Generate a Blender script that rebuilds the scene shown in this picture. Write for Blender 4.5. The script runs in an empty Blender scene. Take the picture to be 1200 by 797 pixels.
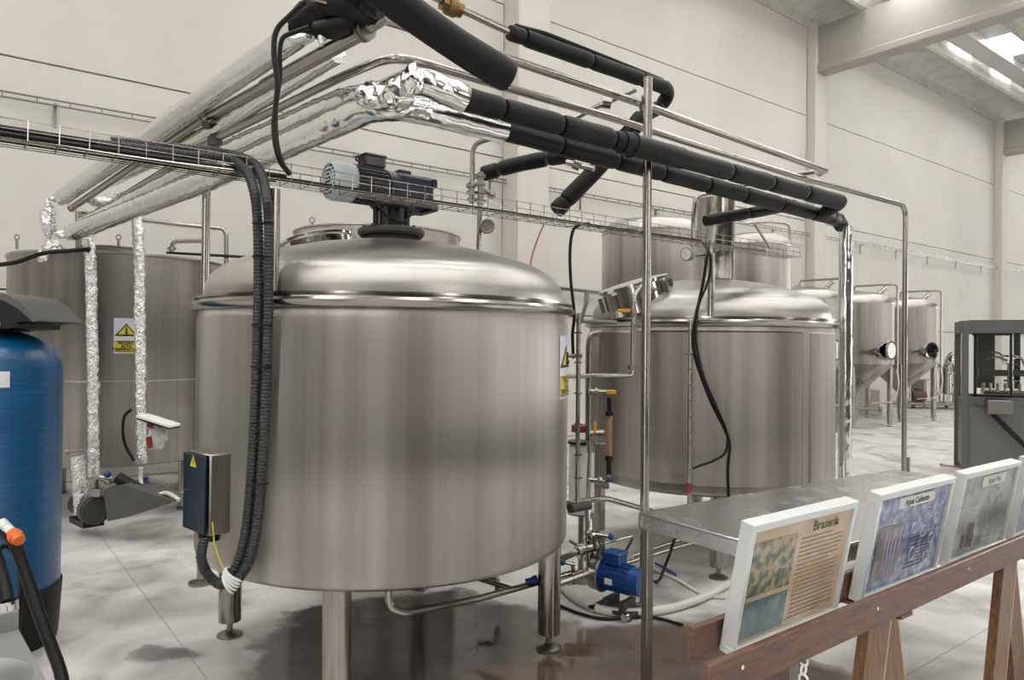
import bpy, bmesh, math, random
from mathutils import Vector, Matrix, noise
random.seed(7)
PI = math.pi
H = 1.65                      # eye height of the photographer in metres; lengths below are in units of H unless said
F = 850.0                     # focal length in pixels of the 1200x797 frame
C = bpy.context.scene.collection

# ------------------------------------------------------------------ camera
rho, pit = 0.0100, 0.0082
fw = Vector((0, math.cos(pit), math.sin(pit)))
rt = Vector((math.cos(rho), 0, math.sin(rho)))
rt = (rt - fw * rt.dot(fw)).normalized()
up = rt.cross(fw).normalized()
EYE = Vector((0, 0, H))
cam_d = bpy.data.cameras.new('camera'); cam = bpy.data.objects.new('camera', cam_d); C.objects.link(cam)
m = Matrix((rt, up, -fw)).transposed().to_4x4(); m.translation = EYE
cam.matrix_world = m
cam_d.sensor_width = 36; cam_d.lens = 36 * F / 1200; cam_d.clip_end = 200
bpy.context.scene.camera = cam

_l = math.hypot(1108, 850)
U = Vector((1108 / _l, 850 / _l, 0)); N = Vector((-U.y, U.x, 0)); ZV = Vector((0, 0, 1))

def ray(px, py): return fw + rt * ((px - 600) / F) + up * ((398.5 - py) / F)
def P(px, py, z):             # point at depth z (H) on the sight line
    d = ray(px, py); return EYE + d * (z * H / d.y)
def PN(px, py, n):            # on the vertical plane parallel to the long wall at distance n (H)
    d = ray(px, py); return EYE + d * (n * H / d.dot(N))
def PZ(px, py, h):            # on the horizontal plane at height h (H)
    d = ray(px, py); return EYE + d * ((h - 1) * H / d.z)
def UN(t, n, h): return (U * t + N * n) * H + ZV * (h * H)
def zat(px, n): return n / (N.y + N.x * (px - 600) / F)

# ------------------------------------------------------------------ materials
def mat(name, col, rough=.5, metal=0.0, **k):
    m = bpy.data.materials.new(name); m.use_nodes = True
    nt = m.node_tree; b = nt.nodes['Principled BSDF']
    b.inputs['Base Color'].default_value = (*col, 1); b.inputs['Roughness'].default_value = rough
    b.inputs['Metallic'].default_value = metal
    L = nt.links.new
    def nd(t, **p):
        n = nt.nodes.new(t)
        for a, v in p.items(): setattr(n, a, v)
        return n
    tc = nd('ShaderNodeTexCoord')
    def noise_n(scale, det=4, stretch=(1, 1, 1), src='Object'):
        mp = nd('ShaderNodeMapping'); mp.inputs['Scale'].default_value = stretch
        L(tc.outputs[src], mp.inputs['Vector'])
        n = nd('ShaderNodeTexNoise'); n.inputs['Scale'].default_value = scale; n.inputs['Detail'].default_value = det
        L(mp.outputs[0], n.inputs['Vector']); return n
    if 'var' in k:            # colour variation: (scale, stretch, colour2, lo, hi)
        sc, st, c2, lo, hi = k['var']
        n = noise_n(sc, 5, st)
        r = nd('ShaderNodeMapRange'); r.inputs[1].default_value = lo; r.inputs[2].default_value = hi
        L(n.outputs['Fac'], r.inputs[0])
        mx = nd('ShaderNodeMix', data_type='RGBA'); mx.inputs[6].default_value = (*col, 1); mx.inputs[7].default_value = (*c2, 1)
        L(r.outputs[0], mx.inputs[0]); L(mx.outputs[2], b.inputs['Base Color'])
    if 'rv' in k:             # roughness variation: (scale, stretch, r0, r1)
        sc, st, r0, r1 = k['rv']
        n = noise_n(sc, 4, st)
        r = nd('ShaderNodeMapRange'); r.inputs[1].default_value = .3; r.inputs[2].default_value = .7
        r.inputs[3].default_value = r0; r.inputs[4].default_value = r1
        L(n.outputs['Fac'], r.inputs[0]); L(r.outputs[0], b.inputs['Roughness'])
    if 'bump' in k:           # (scale, stretch, strength, distance)
        sc, st, s, d = k['bump']
        n = noise_n(sc, 5, st)
        bp = nd('ShaderNodeBump'); bp.inputs['Strength'].default_value = s; bp.inputs['Distance'].default_value = d
        L(n.outputs['Fac'], bp.inputs['Height']); L(bp.outputs[0], b.inputs['Normal'])
    if 'aniso' in k:
        b.inputs['Anisotropic'].default_value = k['aniso']
        tg = nd('ShaderNodeTangent', direction_type='RADIAL', axis='Z'); L(tg.outputs[0], b.inputs['Tangent'])
    if 'trans' in k: b.inputs['Transmission Weight'].default_value = k['trans']
    if 'spec' in k: b.inputs['Specular IOR Level'].default_value = k['spec']
    if 'ior' in k: b.inputs['IOR'].default_value = k['ior']
    if 'coat' in k: b.inputs['Coat Weight'].default_value = k['coat']
    if 'alpha' in k: b.inputs['Alpha'].default_value = k['alpha']
    if 'emit' in k:
        b.inputs['Emission Color'].default_value = (*col, 1); b.inputs['Emission Strength'].default_value = k['emit']
    return m

M = {}
M['steel'] = mat('brushed_steel', (.31, .28, .25), .46, 1, aniso=1.0,
                 var=(3.6, (1, 1, .02), (.60, .565, .525), .36, .62), bump=(7, (1, 1, .015), .40, .014))
M['steel_dome'] = mat('spun_steel', (.42, .40, .37), .36, 1, aniso=.6, var=(2.5, (1, 1, 2), (.50, .48, .45), .4, .6), bump=(3, (1, 1, 1), .06, .012))
M['pipe_steel'] = mat('pipe_steel', (.37, .345, .315), .2, 1)
M['mid_steel'] = mat('satin_steel', (.27, .255, .235), .36, 1)
M['sheet_steel'] = mat('sheet_steel_top', (.66, .67, .68), .26, 1, rv=(5, (1, 1, 1), .20, .30), bump=(9, (1, 1, 1), .012, .003))
M['polished'] = mat('polished_steel', (.7, .69, .68), .1, 1)
M['foil'] = mat('aluminium_foil_wrap', (.76, .76, .75), .13, 1, bump=(9, (1, 1, 1), .16, .02))
M['foil_crush'] = mat('crushed_foil', (.84, .84, .84), .2, 1, bump=(38, (1, 1, 1), .9, .02), rv=(20, (1, 1, 1), .15, .35))
M['foam'] = mat('black_foam_insulation', (.0045, .0045, .005), .5, 0, spec=.28, bump=(60, (1, 1, 1), .06, .003))
M['cable'] = mat('black_cable_sheath', (.004, .004, .004), .42, spec=.3)
M['rubber'] = mat('black_rubber', (.005, .005, .005), .5, spec=.3)
M['conduit'] = mat('grey_corrugated_plastic', (.03, .032, .034), .45, spec=.35)
M['blk'] = mat('black_plastic', (.006, .006, .006), .4, spec=.3, bump=(80, (1, 1, 1), .05, .002))
M['navy'] = mat('navy_gearbox_paint', (.012, .02, .05), .4)
M['motor_grey'] = mat('dark_grey_motor_paint', (.09, .092, .095), .45)
M['fan'] = mat('pale_grey_blue_enamel', (.50, .56, .58), .35)
M['castiron'] = mat('cast_iron', (.07, .068, .066), .5, .4, bump=(30, (1, 1, 1), .2, .004))
M['blue'] = mat('blue_pump_paint', (.008, .05, .20), .35)
M['blue_vessel'] = mat('blue_wound_resin', (.003, .075, .20), .30, coat=.3, bump=(3, (1, 1, 60), .3, .004), var=(5, (1, 1, 14), (.006, .12, .29), .45, .75))
M['bluecap'] = mat('blue_handle', (.008, .035, .18), .4)
M['yellow'] = mat('warning_yellow', (.62, .50, .03), .5)
M['paint_black'] = mat('print_black', (.012, .012, .012), .5)
M['white'] = mat('white_sticker', (.78, .78, .77), .45)
M['lilac'] = mat('pale_lilac_sticker', (.62, .60, .70), .45)
M['orange'] = mat('orange_plastic', (.75, .16, .02), .4)
M['amber'] = mat('amber_handle', (.72, .33, .04), .4)
M['red'] = mat('red_plastic', (.22, .015, .02), .4)
M['redhose'] = mat('red_thin_hose', (.45, .20, .18), .4)
M['brass'] = mat('brass_body', (.25, .15, .07), .42, 1, bump=(40, (1, 1, 1), .2, .003))
M['hose'] = mat('cream_hose', (.62, .60, .54), .4)
M['glass_tube'] = mat('sight_glass', (.95, .75, .62), .05, 0, trans=.9, ior=1.2)
M['glass'] = mat('window_glass', (.95, .98, .97), .02, 0, trans=1.0, ior=1.1)
M['bag'] = mat('clear_plastic_bag', (.75, .75, .75), .3, 0, alpha=.55, bump=(20, (1, 1, 1), .6, .02))
M['frame'] = mat('silver_painted_frame', (.60, .62, .61), .35, .3)
M['cab'] = mat('grey_cabinet_paint', (.10, .10, .097), .45, .3)
M['cab2'] = mat('grey_cabinet_door', (.135, .135, .13), .4, .3)
M['door_blue'] = mat('dark_blue_cabinet_door', (.018, .032, .05), .2, .7)
M['basin'] = mat('grey_basin_enamel', (.27, .27, .27), .4, .4)
M['dial'] = mat('gauge_face', (.75, .75, .72), .4)

def wood(name, c1, c2, sc):
    m = mat(name, c1, .4); nt = m.node_tree; b = nt.nodes['Principled BSDF']
    tc = nt.nodes.new('ShaderNodeTexCoord'); mp = nt.nodes.new('ShaderNodeMapping'); mp.inputs['Scale'].default_value = sc
    w = nt.nodes.new('ShaderNodeTexNoise'); w.inputs['Scale'].default_value = 7; w.inputs['Detail'].default_value = 8
    w.inputs['Distortion'].default_value = 1.2
    cr = nt.nodes.new('ShaderNodeValToRGB')
    cr.color_ramp.elements[0].position = .3; cr.color_ramp.elements[0].color = (*c2, 1)
    cr.color_ramp.elements[1].position = .68; cr.color_ramp.elements[1].color = (*c1, 1)
    nt.links.new(tc.outputs['Object'], mp.inputs[0]); nt.links.new(mp.outputs[0], w.inputs['Vector'])
    nt.links.new(w.outputs['Fac'], cr.inputs[0]); nt.links.new(cr.outputs[0], b.inputs['Base Color'])
    return m
M['wood_rail'] = wood('reddish_brown_varnished_wood', (.16, .075, .045), (.07, .032, .02), (1.2, 1.2, 14))
M['wood_leg'] = wood('brown_varnished_pine', (.22, .115, .05), (.10, .045, .018), (9, 9, 1))
M['wood_edge'] = mat('pale_cut_pine', (.50, .32, .17), .5)

def wall_mat():
    m = mat('painted_precast_concrete', (.61, .585, .535), .8, 0, var=(.5, (1, 1, 1), (.66, .635, .59), .35, .65), bump=(60, (1, 1, 1), .08, .004))
    return m
M['wall'] = wall_mat()
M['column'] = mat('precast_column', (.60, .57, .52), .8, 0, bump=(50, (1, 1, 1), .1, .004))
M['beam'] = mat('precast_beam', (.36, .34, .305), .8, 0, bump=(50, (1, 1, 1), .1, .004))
M['roof'] = mat('precast_roof_channel', (.55, .53, .49), .75, 0, var=(2.5, (1, 1, 1), (.45, .44, .41), .45, .68))
M['sheet'] = mat('roof_sheet', (.50, .51, .50), .45, .2)
M['joint'] = mat('dark_joint', (.10, .09, .08), .9)
M['sky'] = mat('skylight_pane', (1, .99, .97), .5, 0, emit=13.0)
M['day'] = mat('daylit_door_pane', (1, .99, .97), .5, 0, emit=8.0)
M['dim'] = mat('added_lit_pane', (1, .98, .95), .5, 0, emit=6.0)  # glow of the added panes on the unseen walls
M['back'] = mat('unseen_dark_wall', (.085, .07, .06), .8)
M['backdark'] = mat('added_dark_panel', (.06, .065, .07), .6)  # for boards and blocks added to darken the reflections

def floor_mat():
    m = bpy.data.materials.new('polished_concrete_floor'); m.use_nodes = True
    nt = m.node_tree; b = nt.nodes['Principled BSDF']; L = nt.links.new
    tc = nt.nodes.new('ShaderNodeTexCoord')
    def nz(scale, det, st=(1, 1, 1), dist=0):
        mp = nt.nodes.new('ShaderNodeMapping'); mp.inputs['Scale'].default_value = st
        L(tc.outputs['Object'], mp.inputs[0])
        n = nt.nodes.new('ShaderNodeTexNoise'); n.inputs['Scale'].default_value = scale; n.inputs['Detail'].default_value = det
        n.inputs['Distortion'].default_value = dist
        L(mp.outputs[0], n.inputs['Vector']); return n.outputs['Fac']
    def ramp(src, stops):
        r = nt.nodes.new('ShaderNodeValToRGB'); e = r.color_ramp.elements
        while len(e) < len(stops): e.new(.5)
        for i, (p, c) in enumerate(stops): e[i].position = p; e[i].color = (*c, 1)
        L(src, r.inputs[0]); return r.outputs[0]
    def mth(op, a, bb):
        n = nt.nodes.new('ShaderNodeMath'); n.operation = op
        for i, v in enumerate((a, bb)):
            if isinstance(v, (int, float)): n.inputs[i].default_value = v
            else: L(v, n.inputs[i])
        return n.outputs[0]
    base = ramp(nz(1.5, 12, (1, 1, 1), 1.2), [(.30, (.28, .275, .265)), (.42, (.48, .47, .45)), (.54, (.62, .61, .59)), (.7, (.74, .73, .71))])
    # blob masks: wet floor under the kettles, with the front kettle's shade painted in, and a brown stained area by the benches
    def blob(c, sx, sy, r0, r1, warp):
        mp = nt.nodes.new('ShaderNodeMapping'); mp.vector_type = 'POINT'
        mp.inputs['Location'].default_value = (-c[0] * sx, -c[1] * sy, 0); mp.inputs['Scale'].default_value = (sx, sy, 0)
        L(tc.outputs['Object'], mp.inputs[0])
        ln = nt.nodes.new('ShaderNodeVectorMath'); ln.operation = 'LENGTH'; L(mp.outputs[0], ln.inputs[0])
        d = mth('ADD', ln.outputs['Value'], mth('MULTIPLY', mth('SUBTRACT', nz(1.6, 6), .5), warp))
        r = nt.nodes.new('ShaderNodeMapRange'); r.interpolation_type = 'SMOOTHSTEP'
        r.inputs[1].default_value = r0; r.inputs[2].default_value = r1; r.inputs[3].default_value = 1; r.inputs[4].default_value = 0
        L(d, r.inputs[0]); return r.outputs[0]
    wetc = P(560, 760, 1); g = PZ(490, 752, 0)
    wet = blob((g.x, g.y), 1 / 1.2, 1 / .95, .72, .88, 1.0)  # wet patch, spread over the kettle's footprint to paint its shade too
    g2 = PZ(790, 800, 0)
    brown = blob((g2.x, g2.y), 1 / 1.05, 1 / .85, .80, .98, .8)
    g3 = PZ(195, 765, 0)
    wet2 = blob((g3.x, g3.y), 1 / .42, 1 / .20, .4, .8, 2.6)
    wet2 = mth('MULTIPLY', wet2, .75)
    wetall = mth('MAXIMUM', mth('MAXIMUM', wet, wet2), brown)
    def mix(f, a, c):
        x = nt.nodes.new('ShaderNodeMix'); x.data_type = 'RGBA'; L(f, x.inputs[0])
        if isinstance(a, tuple): x.inputs[6].default_value = (*a, 1)
        else: L(a, x.inputs[6])
        if isinstance(c, tuple): x.inputs[7].default_value = (*c, 1)
        else: L(c, x.inputs[7])
        return x.outputs[2]
    wet_shade_col = ramp(nz(2.0, 8), [(.3, (.015, .014, .012)), (.7, (.05, .046, .042))])  # wet tone, darkened further for the shade under the kettle
    brcol = ramp(nz(2.6, 8, (1, 1, 1), .8), [(.3, (.065, .04, .026)), (.7, (.15, .10, .065))])
    col = mix(mth('MULTIPLY', mth('MAXIMUM', wet, wet2), .9), base, wet_shade_col)
    col = mix(mth('MULTIPLY', brown, .9), col, brcol)
    # sawn joints in the slab
    mp = nt.nodes.new('ShaderNodeMapping'); mp.inputs['Rotation'].default_value = (0, 0, -math.atan2(U.y, U.x))
    L(tc.outputs['Object'], mp.inputs[0])
    sx = nt.nodes.new('ShaderNodeSeparateXYZ'); L(mp.outputs[0], sx.inputs[0])
    def jl(s, off):
        a = mth('ABSOLUTE', mth('SUBTRACT', mth('FRACT', mth('MULTIPLY', mth('ADD', s, off), 1 / 4.2), 0), .5), 0)
        return mth('LESS_THAN', a, .0011)
    jn = mth('MAXIMUM', jl(sx.outputs[0], 1.1), jl(sx.outputs[1], .4))
    col = mix(mth('MULTIPLY', jn, .45), col, (.12, .115, .11))
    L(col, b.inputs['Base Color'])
    rgh = nt.nodes.new('ShaderNodeMapRange'); rgh.inputs[1].default_value = .3; rgh.inputs[2].default_value = .7
    rgh.inputs[3].default_value = .28; rgh.inputs[4].default_value = .50; L(nz(3, 6), rgh.inputs[0])
    rm = nt.nodes.new('ShaderNodeMix'); L(wetall, rm.inputs[0]); L(rgh.outputs[0], rm.inputs[2])
    rm.inputs[3].default_value = .07; L(rm.outputs[0], b.inputs['Roughness'])
    bp = nt.nodes.new('ShaderNodeBump'); bp.inputs['Distance'].default_value = .004
    L(mth('SUBTRACT', .18, mth('MULTIPLY', wetall, .16)), bp.inputs['Strength'])
    L(nz(16, 6), bp.inputs['Height']); L(bp.outputs[0], b.inputs['Normal'])
    return m
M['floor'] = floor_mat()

# ------------------------------------------------------------------ mesh builder (all in metres, world space)
class MB:
    def __init__(s): s.v = []; s.f = []; s.sm = []
    def add(s, vs, fs, smooth=True):
        o = len(s.v); s.v += [Vector(v) for v in vs]
        for f in fs: s.f.append([i + o for i in f]); s.sm.append(smooth)
        return s
    def box(s, c, size, x=None, y=None, z=None, bev=0.0):
        x = (x or Vector((1, 0, 0))).normalized(); z = (z or ZV).normalized()
        y = (y or z.cross(x)).normalized()
        hx, hy, hz = [a / 2 for a in size]; c = Vector(c)
        if bev <= 0 or bev > min(hx, hy, hz):
            vs = [c + x * a * hx + y * b * hy + z * d * hz for a in (-1, 1) for b in (-1, 1) for d in (-1, 1)]
            fs = [(0, 1, 3, 2), (4, 6, 7, 5), (0, 4, 5, 1), (2, 3, 7, 6), (0, 2, 6, 4), (1, 5, 7, 3)]
            return s.add(vs, fs, False)
        vs = []; idx = {}
        for a in (-1, 1):
            for b in (-1, 1):
                for d in (-1, 1):
                    for k in range(3):
                        e = [hx - bev, hy - bev, hz - bev]; e[k] += bev
                        idx[(a, b, d, k)] = len(vs); vs.append(c + x * a * e[0] + y * b * e[1] + z * d * e[2])
        fs = []
        for k in range(3):
            for sg in (-1, 1):
                o = [i for i in range(3) if i != k]; q = []
                for (p_, r_) in ((-1, -1), (1, -1), (1, 1), (-1, 1)):
                    t = [0, 0, 0]; t[k] = sg; t[o[0]] = p_; t[o[1]] = r_; q.append(idx[(*t, k)])
                fs.append(q)
        for k in range(3):
            o = [i for i in range(3) if i != k]
            for p_ in (-1, 1):
                for r_ in (-1, 1):
                    q = []
                    for sg, kk in ((-1, o[0]), (1, o[0]), (1, o[1]), (-1, o[1])):
                        t = [0, 0, 0]; t[k] = sg; t[o[0]] = p_; t[o[1]] = r_; q.append(idx[(*t, kk)])
                    fs.append(q)
        for a in (-1, 1):
            for b in (-1, 1):
                for d in (-1, 1): fs.append([idx[(a, b, d, k)] for k in range(3)])
        return s.add(vs, fs, False)
    def tube(s, pts, r, seg=12, cap=True, jit=0.0, ref=None):
        pts = [Vector(p) for p in pts]; n = len(pts)
        tan = [(pts[min(i + 1, n - 1)] - pts[max(i - 1, 0)]).normalized() for i in range(n)]
        a = ref or Vector((.13, .27, .95))
        if abs(a.dot(tan[0])) > .95: a = Vector((1, .1, 0))
        u = (a - tan[0] * a.dot(tan[0])).normalized(); vs = []
        for i in range(n):
            u = (u - tan[i] * u.dot(tan[i])).normalized(); w = tan[i].cross(u)
            rr = r(i / (n - 1)) if callable(r) else r
            for k in range(seg):
                t = 2 * PI * k / seg; d = (u * math.cos(t) + w * math.sin(t))
                q = rr
                if jit:
                    pp = pts[i] + d * rr
                    q = rr + jit * (noise.noise(pp * 22) + .6 * noise.noise(pp * 60))
                vs.append(pts[i] + d * q)
        fs = [(i * seg + k, i * seg + (k + 1) % seg, (i + 1) * seg + (k + 1) % seg, (i + 1) * seg + k) for i in range(n - 1) for k in range(seg)]
        s.add(vs, fs)
        if cap:
            s.add(vs[:seg], [list(range(seg))[::-1]], False); s.add(vs[-seg:], [list(range(seg))], False)
        return s
    def cyl(s, a, b, r, seg=20, r2=None, cap=True):
        r2 = r if r2 is None else r2
        return s.tube([a, b], (lambda t: r + (r2 - r) * t), seg, cap)
    def lathe(s, c, prof, seg=64, a0=0.0, a1=2 * PI, smooth=True, axis=None):
        c = Vector(c); full = abs(a1 - a0 - 2 * PI) < 1e-6; n = seg if full else seg + 1
        ax = (axis or ZV).normalized(); e1 = Vector((1, 0, 0)) if axis is None else ax.orthogonal().normalized(); e2 = ax.cross(e1)
        vs = []
        for (r, h) in prof:
            for k in range(n):
                t = a0 + (a1 - a0) * k / seg; vs.append(c + e1 * math.cos(t) * r + e2 * math.sin(t) * r + ax * h)
        m_ = n if full else n - 1
        fs = [(i * n + k, i * n + (k + 1) % n, (i + 1) * n + (k + 1) % n, (i + 1) * n + k) for i in range(len(prof) - 1) for k in range(m_)]
        return s.add(vs, fs, smooth)
    def torus(s, c, R, r, axis=None, seg=40, ms=10, a0=0, a1=2 * PI):
        prof = [(R + r * math.cos(2 * PI * k / ms), r * math.sin(2 * PI * k / ms)) for k in range(ms + 1)]
        return s.lathe(c, prof, seg, a0, a1, True, axis)
    def prism(s, poly, d):    # polygon (list of world points) extruded by vector d
        n = len(poly); vs = [Vector(p) for p in poly] + [Vector(p) + d for p in poly]
        fs = [list(range(n))[::-1], list(range(n, 2 * n))] + [(i, (i + 1) % n, n + (i + 1) % n, n + i) for i in range(n)]
        return s.add(vs, fs, False)
    def ball(s, c, r, seg=14, sc=(1, 1, 1), jit=0):
        vs = []; c = Vector(c); R_ = seg // 2
        for i in range(R_ + 1):
            th = PI * i / R_
            for k in range(seg):
                ph = 2 * PI * k / seg
                d = Vector((math.sin(th) * math.cos(ph) * sc[0], math.sin(th) * math.sin(ph) * sc[1], math.cos(th) * sc[2]))
                q = r * (1 + jit * noise.noise((c + d * r) * 30))
                vs.append(c + d * q)
        fs = [(i * seg + k, (i + 1) * seg + k, (i + 1) * seg + (k + 1) % seg, i * seg + (k + 1) % seg) for i in range(R_) for k in range(seg)]
        return s.add(vs, fs)
    def obj(s, name, m, org):
        me = bpy.data.meshes.new(name)
        me.from_pydata([v - org for v in s.v], [], s.f)
        me.polygons.foreach_set('use_smooth', s.sm)
        me.materials.append(m); me.validate(); me.update()
        bm = bmesh.new(); bm.from_mesh(me); bmesh.ops.remove_doubles(bm, verts=bm.verts, dist=1e-5)
        bmesh.ops.recalc_face_normals(bm, faces=bm.faces)
        bm.to_mesh(me); bm.free()
        try: me.set_sharp_from_angle(angle=math.radians(38))
        except Exception: pass
        o = bpy.data.objects.new(name, me); C.objects.link(o); return o

def wloc(o):
    p = Vector((0, 0, 0))
    while o is not None: p = p + Vector(o.location); o = o.parent
    return p
def part(name, mb, m, parent, label=None):
    o = mb.obj(name, M[m] if isinstance(m, str) else m, wloc(parent)); o.parent = parent
    if label: o['label'] = label
    return o
def thing(name, label, cat, loc, group=None):
    o = bpy.data.objects.new(name, None); o.empty_display_size = .05; C.objects.link(o); o.location = loc
    o['label'] = label; o['category'] = cat
    if group: o['group'] = group
    return o
def solo(name, mb, m, label, cat, group=None):
    xs = [v.x for v in mb.v]; ys = [v.y for v in mb.v]; zs = [v.z for v in mb.v]
    org = Vector(((min(xs) + max(xs)) / 2, (min(ys) + max(ys)) / 2, min(zs)))
    o = mb.obj(name, M[m], org); o.location = org; o['label'] = label; o['category'] = cat
    if group: o['group'] = group
    return o
def struct(name, mb, m, parent=None):
    o = mb.obj(name, M[m], wloc(parent))
    if parent: o.parent = parent
    else: o['kind'] = 'structure'
    return o
def fillet(pts, rad, n=6):
    pts = [Vector(p) for p in pts]; out = [pts[0]]
    for i in range(1, len(pts) - 1):
        a, b, c = pts[i - 1], pts[i], pts[i + 1]
        d1 = (a - b); d2 = (c - b); r = min(rad, d1.length * .48, d2.length * .48)
        p = b + d1.normalized() * r; q = b + d2.normalized() * r
        for k in range(n + 1):
            t = k / n; out.append(p * (1 - t) ** 2 + b * 2 * t * (1 - t) + q * t * t)
    out.append(pts[-1]); return out
def spline(pts, n=8):
    pts = [Vector(p) for p in pts]; e = [pts[0] * 2 - pts[1]] + pts + [pts[-1] * 2 - pts[-2]]; out = []
    for i in range(1, len(e) - 2):
        for k in range(n):
            t = k / n; a, b, c, d = e[i - 1], e[i], e[i + 1], e[i + 2]
            out.append(.5 * ((2 * b) + (c - a) * t + (2 * a - 5 * b + 4 * c - d) * t * t + (3 * b - a - 3 * c + d) * t ** 3))
    out.append(pts[-1]); return out
def resample(pts, step):
    out = [pts[0]]; acc = 0
    for a, b in zip(pts, pts[1:]):
        L_ = (b - a).length; pos = step - acc
        while pos < L_: out.append(a.lerp(b, pos / L_)); pos += step
        acc = (acc + L_) % step
    out.append(pts[-1]); return out
def text_mesh(s, size, origin, xd, yd, zoff=.0, bold=0.0, align='CENTER'):
    cu = bpy.data.curves.new('t', 'FONT'); cu.body = s; cu.size = size; cu.align_x = align; cu.align_y = 'CENTER'; cu.offset = bold
    cu.extrude = .0004; cu.resolution_u = 3
    o = bpy.data.objects.new('t', cu); C.objects.link(o); bpy.context.view_layer.update()
    me = bpy.data.meshes.new_from_object(o)
    mb = MB(); xd = xd.normalized(); yd = yd.normalized(); nd = xd.cross(yd)
    mb.add([Vector(origin) + xd * v.co.x + yd * v.co.y + nd * (v.co.z + zoff) for v in me.vertices], [list(p.vertices) for p in me.polygons], False)
    bpy.data.objects.remove(o); bpy.data.meshes.remove(me); return mb

# ================================================================== THE HALL
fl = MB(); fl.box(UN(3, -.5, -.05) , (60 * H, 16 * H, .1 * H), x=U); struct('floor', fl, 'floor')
ROOF = 5.98
wl = MB()
rows = [(0.0, 1.35), (1.35, 2.94), (2.94, 4.53), (4.53, 5.98)]
def tat(px, n):
    d = ray(px, 300); return (d.dot(U) / d.dot(N)) * n
cols_t = [-7.5, -1.6, tat(588, 6) + .0, tat(944, 6), tat(1165, 6), 24.5]
bays = [(-14, -7.5)] + list(zip(cols_t[:-1], cols_t[1:])) + [(24.5, 30)]
for (ta, tb) in bays:
    for (ha, hb) in rows:
        wl.box(UN((ta + tb) / 2, 6.06, (ha + hb) / 2), ((tb - ta) * H - .02, .12 * H, (hb - ha) * H - .022), x=U)
struct('wall_back', wl, 'wall')
jb = MB(); jb.box(UN(8, 6.09, 3), (44 * H, .08 * H, 5.96 * H), x=U); struct('trim_1', jb, 'joint')
cm = 0
for i, t in enumerate(cols_t):
    F_ = .33 if i != 2 else .42
    pr = .15 if i != 2 else .26
    c = MB(); c.box(UN(t + F_ / 2, 6 - pr / 2 + .005, 2.98), (F_ * H, pr * H, 5.93 * H), x=U, bev=.02)
    struct('trim_%d' % (i + 2), c, 'column')
# beams, perpendicular to the long wall
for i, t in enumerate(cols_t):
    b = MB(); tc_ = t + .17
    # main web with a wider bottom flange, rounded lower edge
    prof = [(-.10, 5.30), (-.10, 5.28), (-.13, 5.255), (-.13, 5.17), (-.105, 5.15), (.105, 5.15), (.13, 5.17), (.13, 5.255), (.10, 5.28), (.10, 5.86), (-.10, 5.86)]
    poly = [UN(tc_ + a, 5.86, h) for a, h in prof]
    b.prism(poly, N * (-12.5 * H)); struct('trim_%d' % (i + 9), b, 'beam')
# roof: precast channels parallel to the wall, with roof sheets and skylight panes between
kk = 0
t0, t1 = -14, 30
ch = MB(); sh = MB(); panes = MB()
for k in range(7):
    n1 = 6.02 - k * 1.85           # outer edge of channel
    n0 = n1 - .88
    prof = []
    for j in range(13):
        a = j / 12; prof.append((n1 + (n0 - n1) * a, ROOF - .02 + .16 * math.sin(PI * a)))
    low = [(n0 - .0, ROOF - .10), (n0 + .05, ROOF - .12)]
    poly = [UN(t0, n, h) for n, h in ([(n1, ROOF - .10), (n1 - .05, ROOF - .12)] + prof[1:-1] + [(n0 + .05, ROOF - .12), (n0, ROOF - .10), (n0, ROOF + .30), (n1, ROOF + .30)])]
    ch.prism(poly, U * ((t1 - t0) * H))
    # thin bright slot with dark pieces
    tt = t0
    while tt < t1:
        (panes if tt < 15 or k < 1 else sh).box(UN(tt + .45, n0 - .025, ROOF + .12), (.9 * H, .045 * H, .02 * H), x=U)
        tt += 1.8
    sh.box(UN((t0 + t1) / 2, n0 - .21, ROOF + .08), ((t1 - t0) * H, .28 * H, .03 * H), x=U)      # grey valley
    # bigger skylight zone
    tt = t0; q = 0
    while tt < t1:
        (panes if q % 2 == 0 and (tt < 15 or k < 1) else sh).box(UN(tt + .53, n0 - .63, ROOF + .20), (1.04 * H, .54 * H, .02 * H), x=U)
        tt += 1.06; q += 1
    sh.box(UN((t0 + t1) / 2, n0 - .375, ROOF + .14), ((t1 - t0) * H, .04 * H, .16 * H), x=U)
    sh.box(UN((t0 + t1) / 2, n0 - .92, ROOF + .14), ((t1 - t0) * H, .04 * H, .16 * H), x=U)
struct('ceiling', ch, 'roof'); struct('trim_20', sh, 'sheet'); struct('window_1', panes, 'sky')
top = MB(); top.box(UN(8, -.5, ROOF + .40), (44 * H, 14 * H, .1 * H), x=U); struct('trim_21', top, 'sheet')
# hall walls behind and beside the photographer (seen only in the steel)
w = MB(); w.box(UN(8, -7.1, 3.2), (44 * H, .2 * H, 6.4 * H), x=U); struct('wall_front', w, 'back')
w = MB(); w.box(UN(-14.1, -.5, 3.2), (.2 * H, 13.4 * H, 6.4 * H), x=U); struct('wall_left', w, 'back')
w = MB(); w.box(UN(30.1, -.5, 3.2), (.2 * H, 13.4 * H, 6.4 * H), x=U); struct('wall_right', w, 'wall')
def unseen_pane(i, t, n, wd, h0, h1, along, mm='dim'):  # panes out of view; the dim ones are added for reflections and fill
    fr = MB(); x_ = U if along == 'U' else N
    c = UN(t, n, (h0 + h1) / 2)
    fr.box(c, (wd * H, .05 * H, (h1 - h0) * H), x=x_)
    struct('window_%d' % i, fr, mm)
unseen_pane(2, -10.8, -6.95, 3.6, .0, 4.4, 'U'); unseen_pane(3, 1.75, -6.95, 1.1, .2, 4.6, 'U'); unseen_pane(9, -13.95, -3.4, 2.6, 0, 4.4, 'N'); unseen_pane(4, 6.5, -6.95, 1.6, 0, 3.6, 'U')
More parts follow.
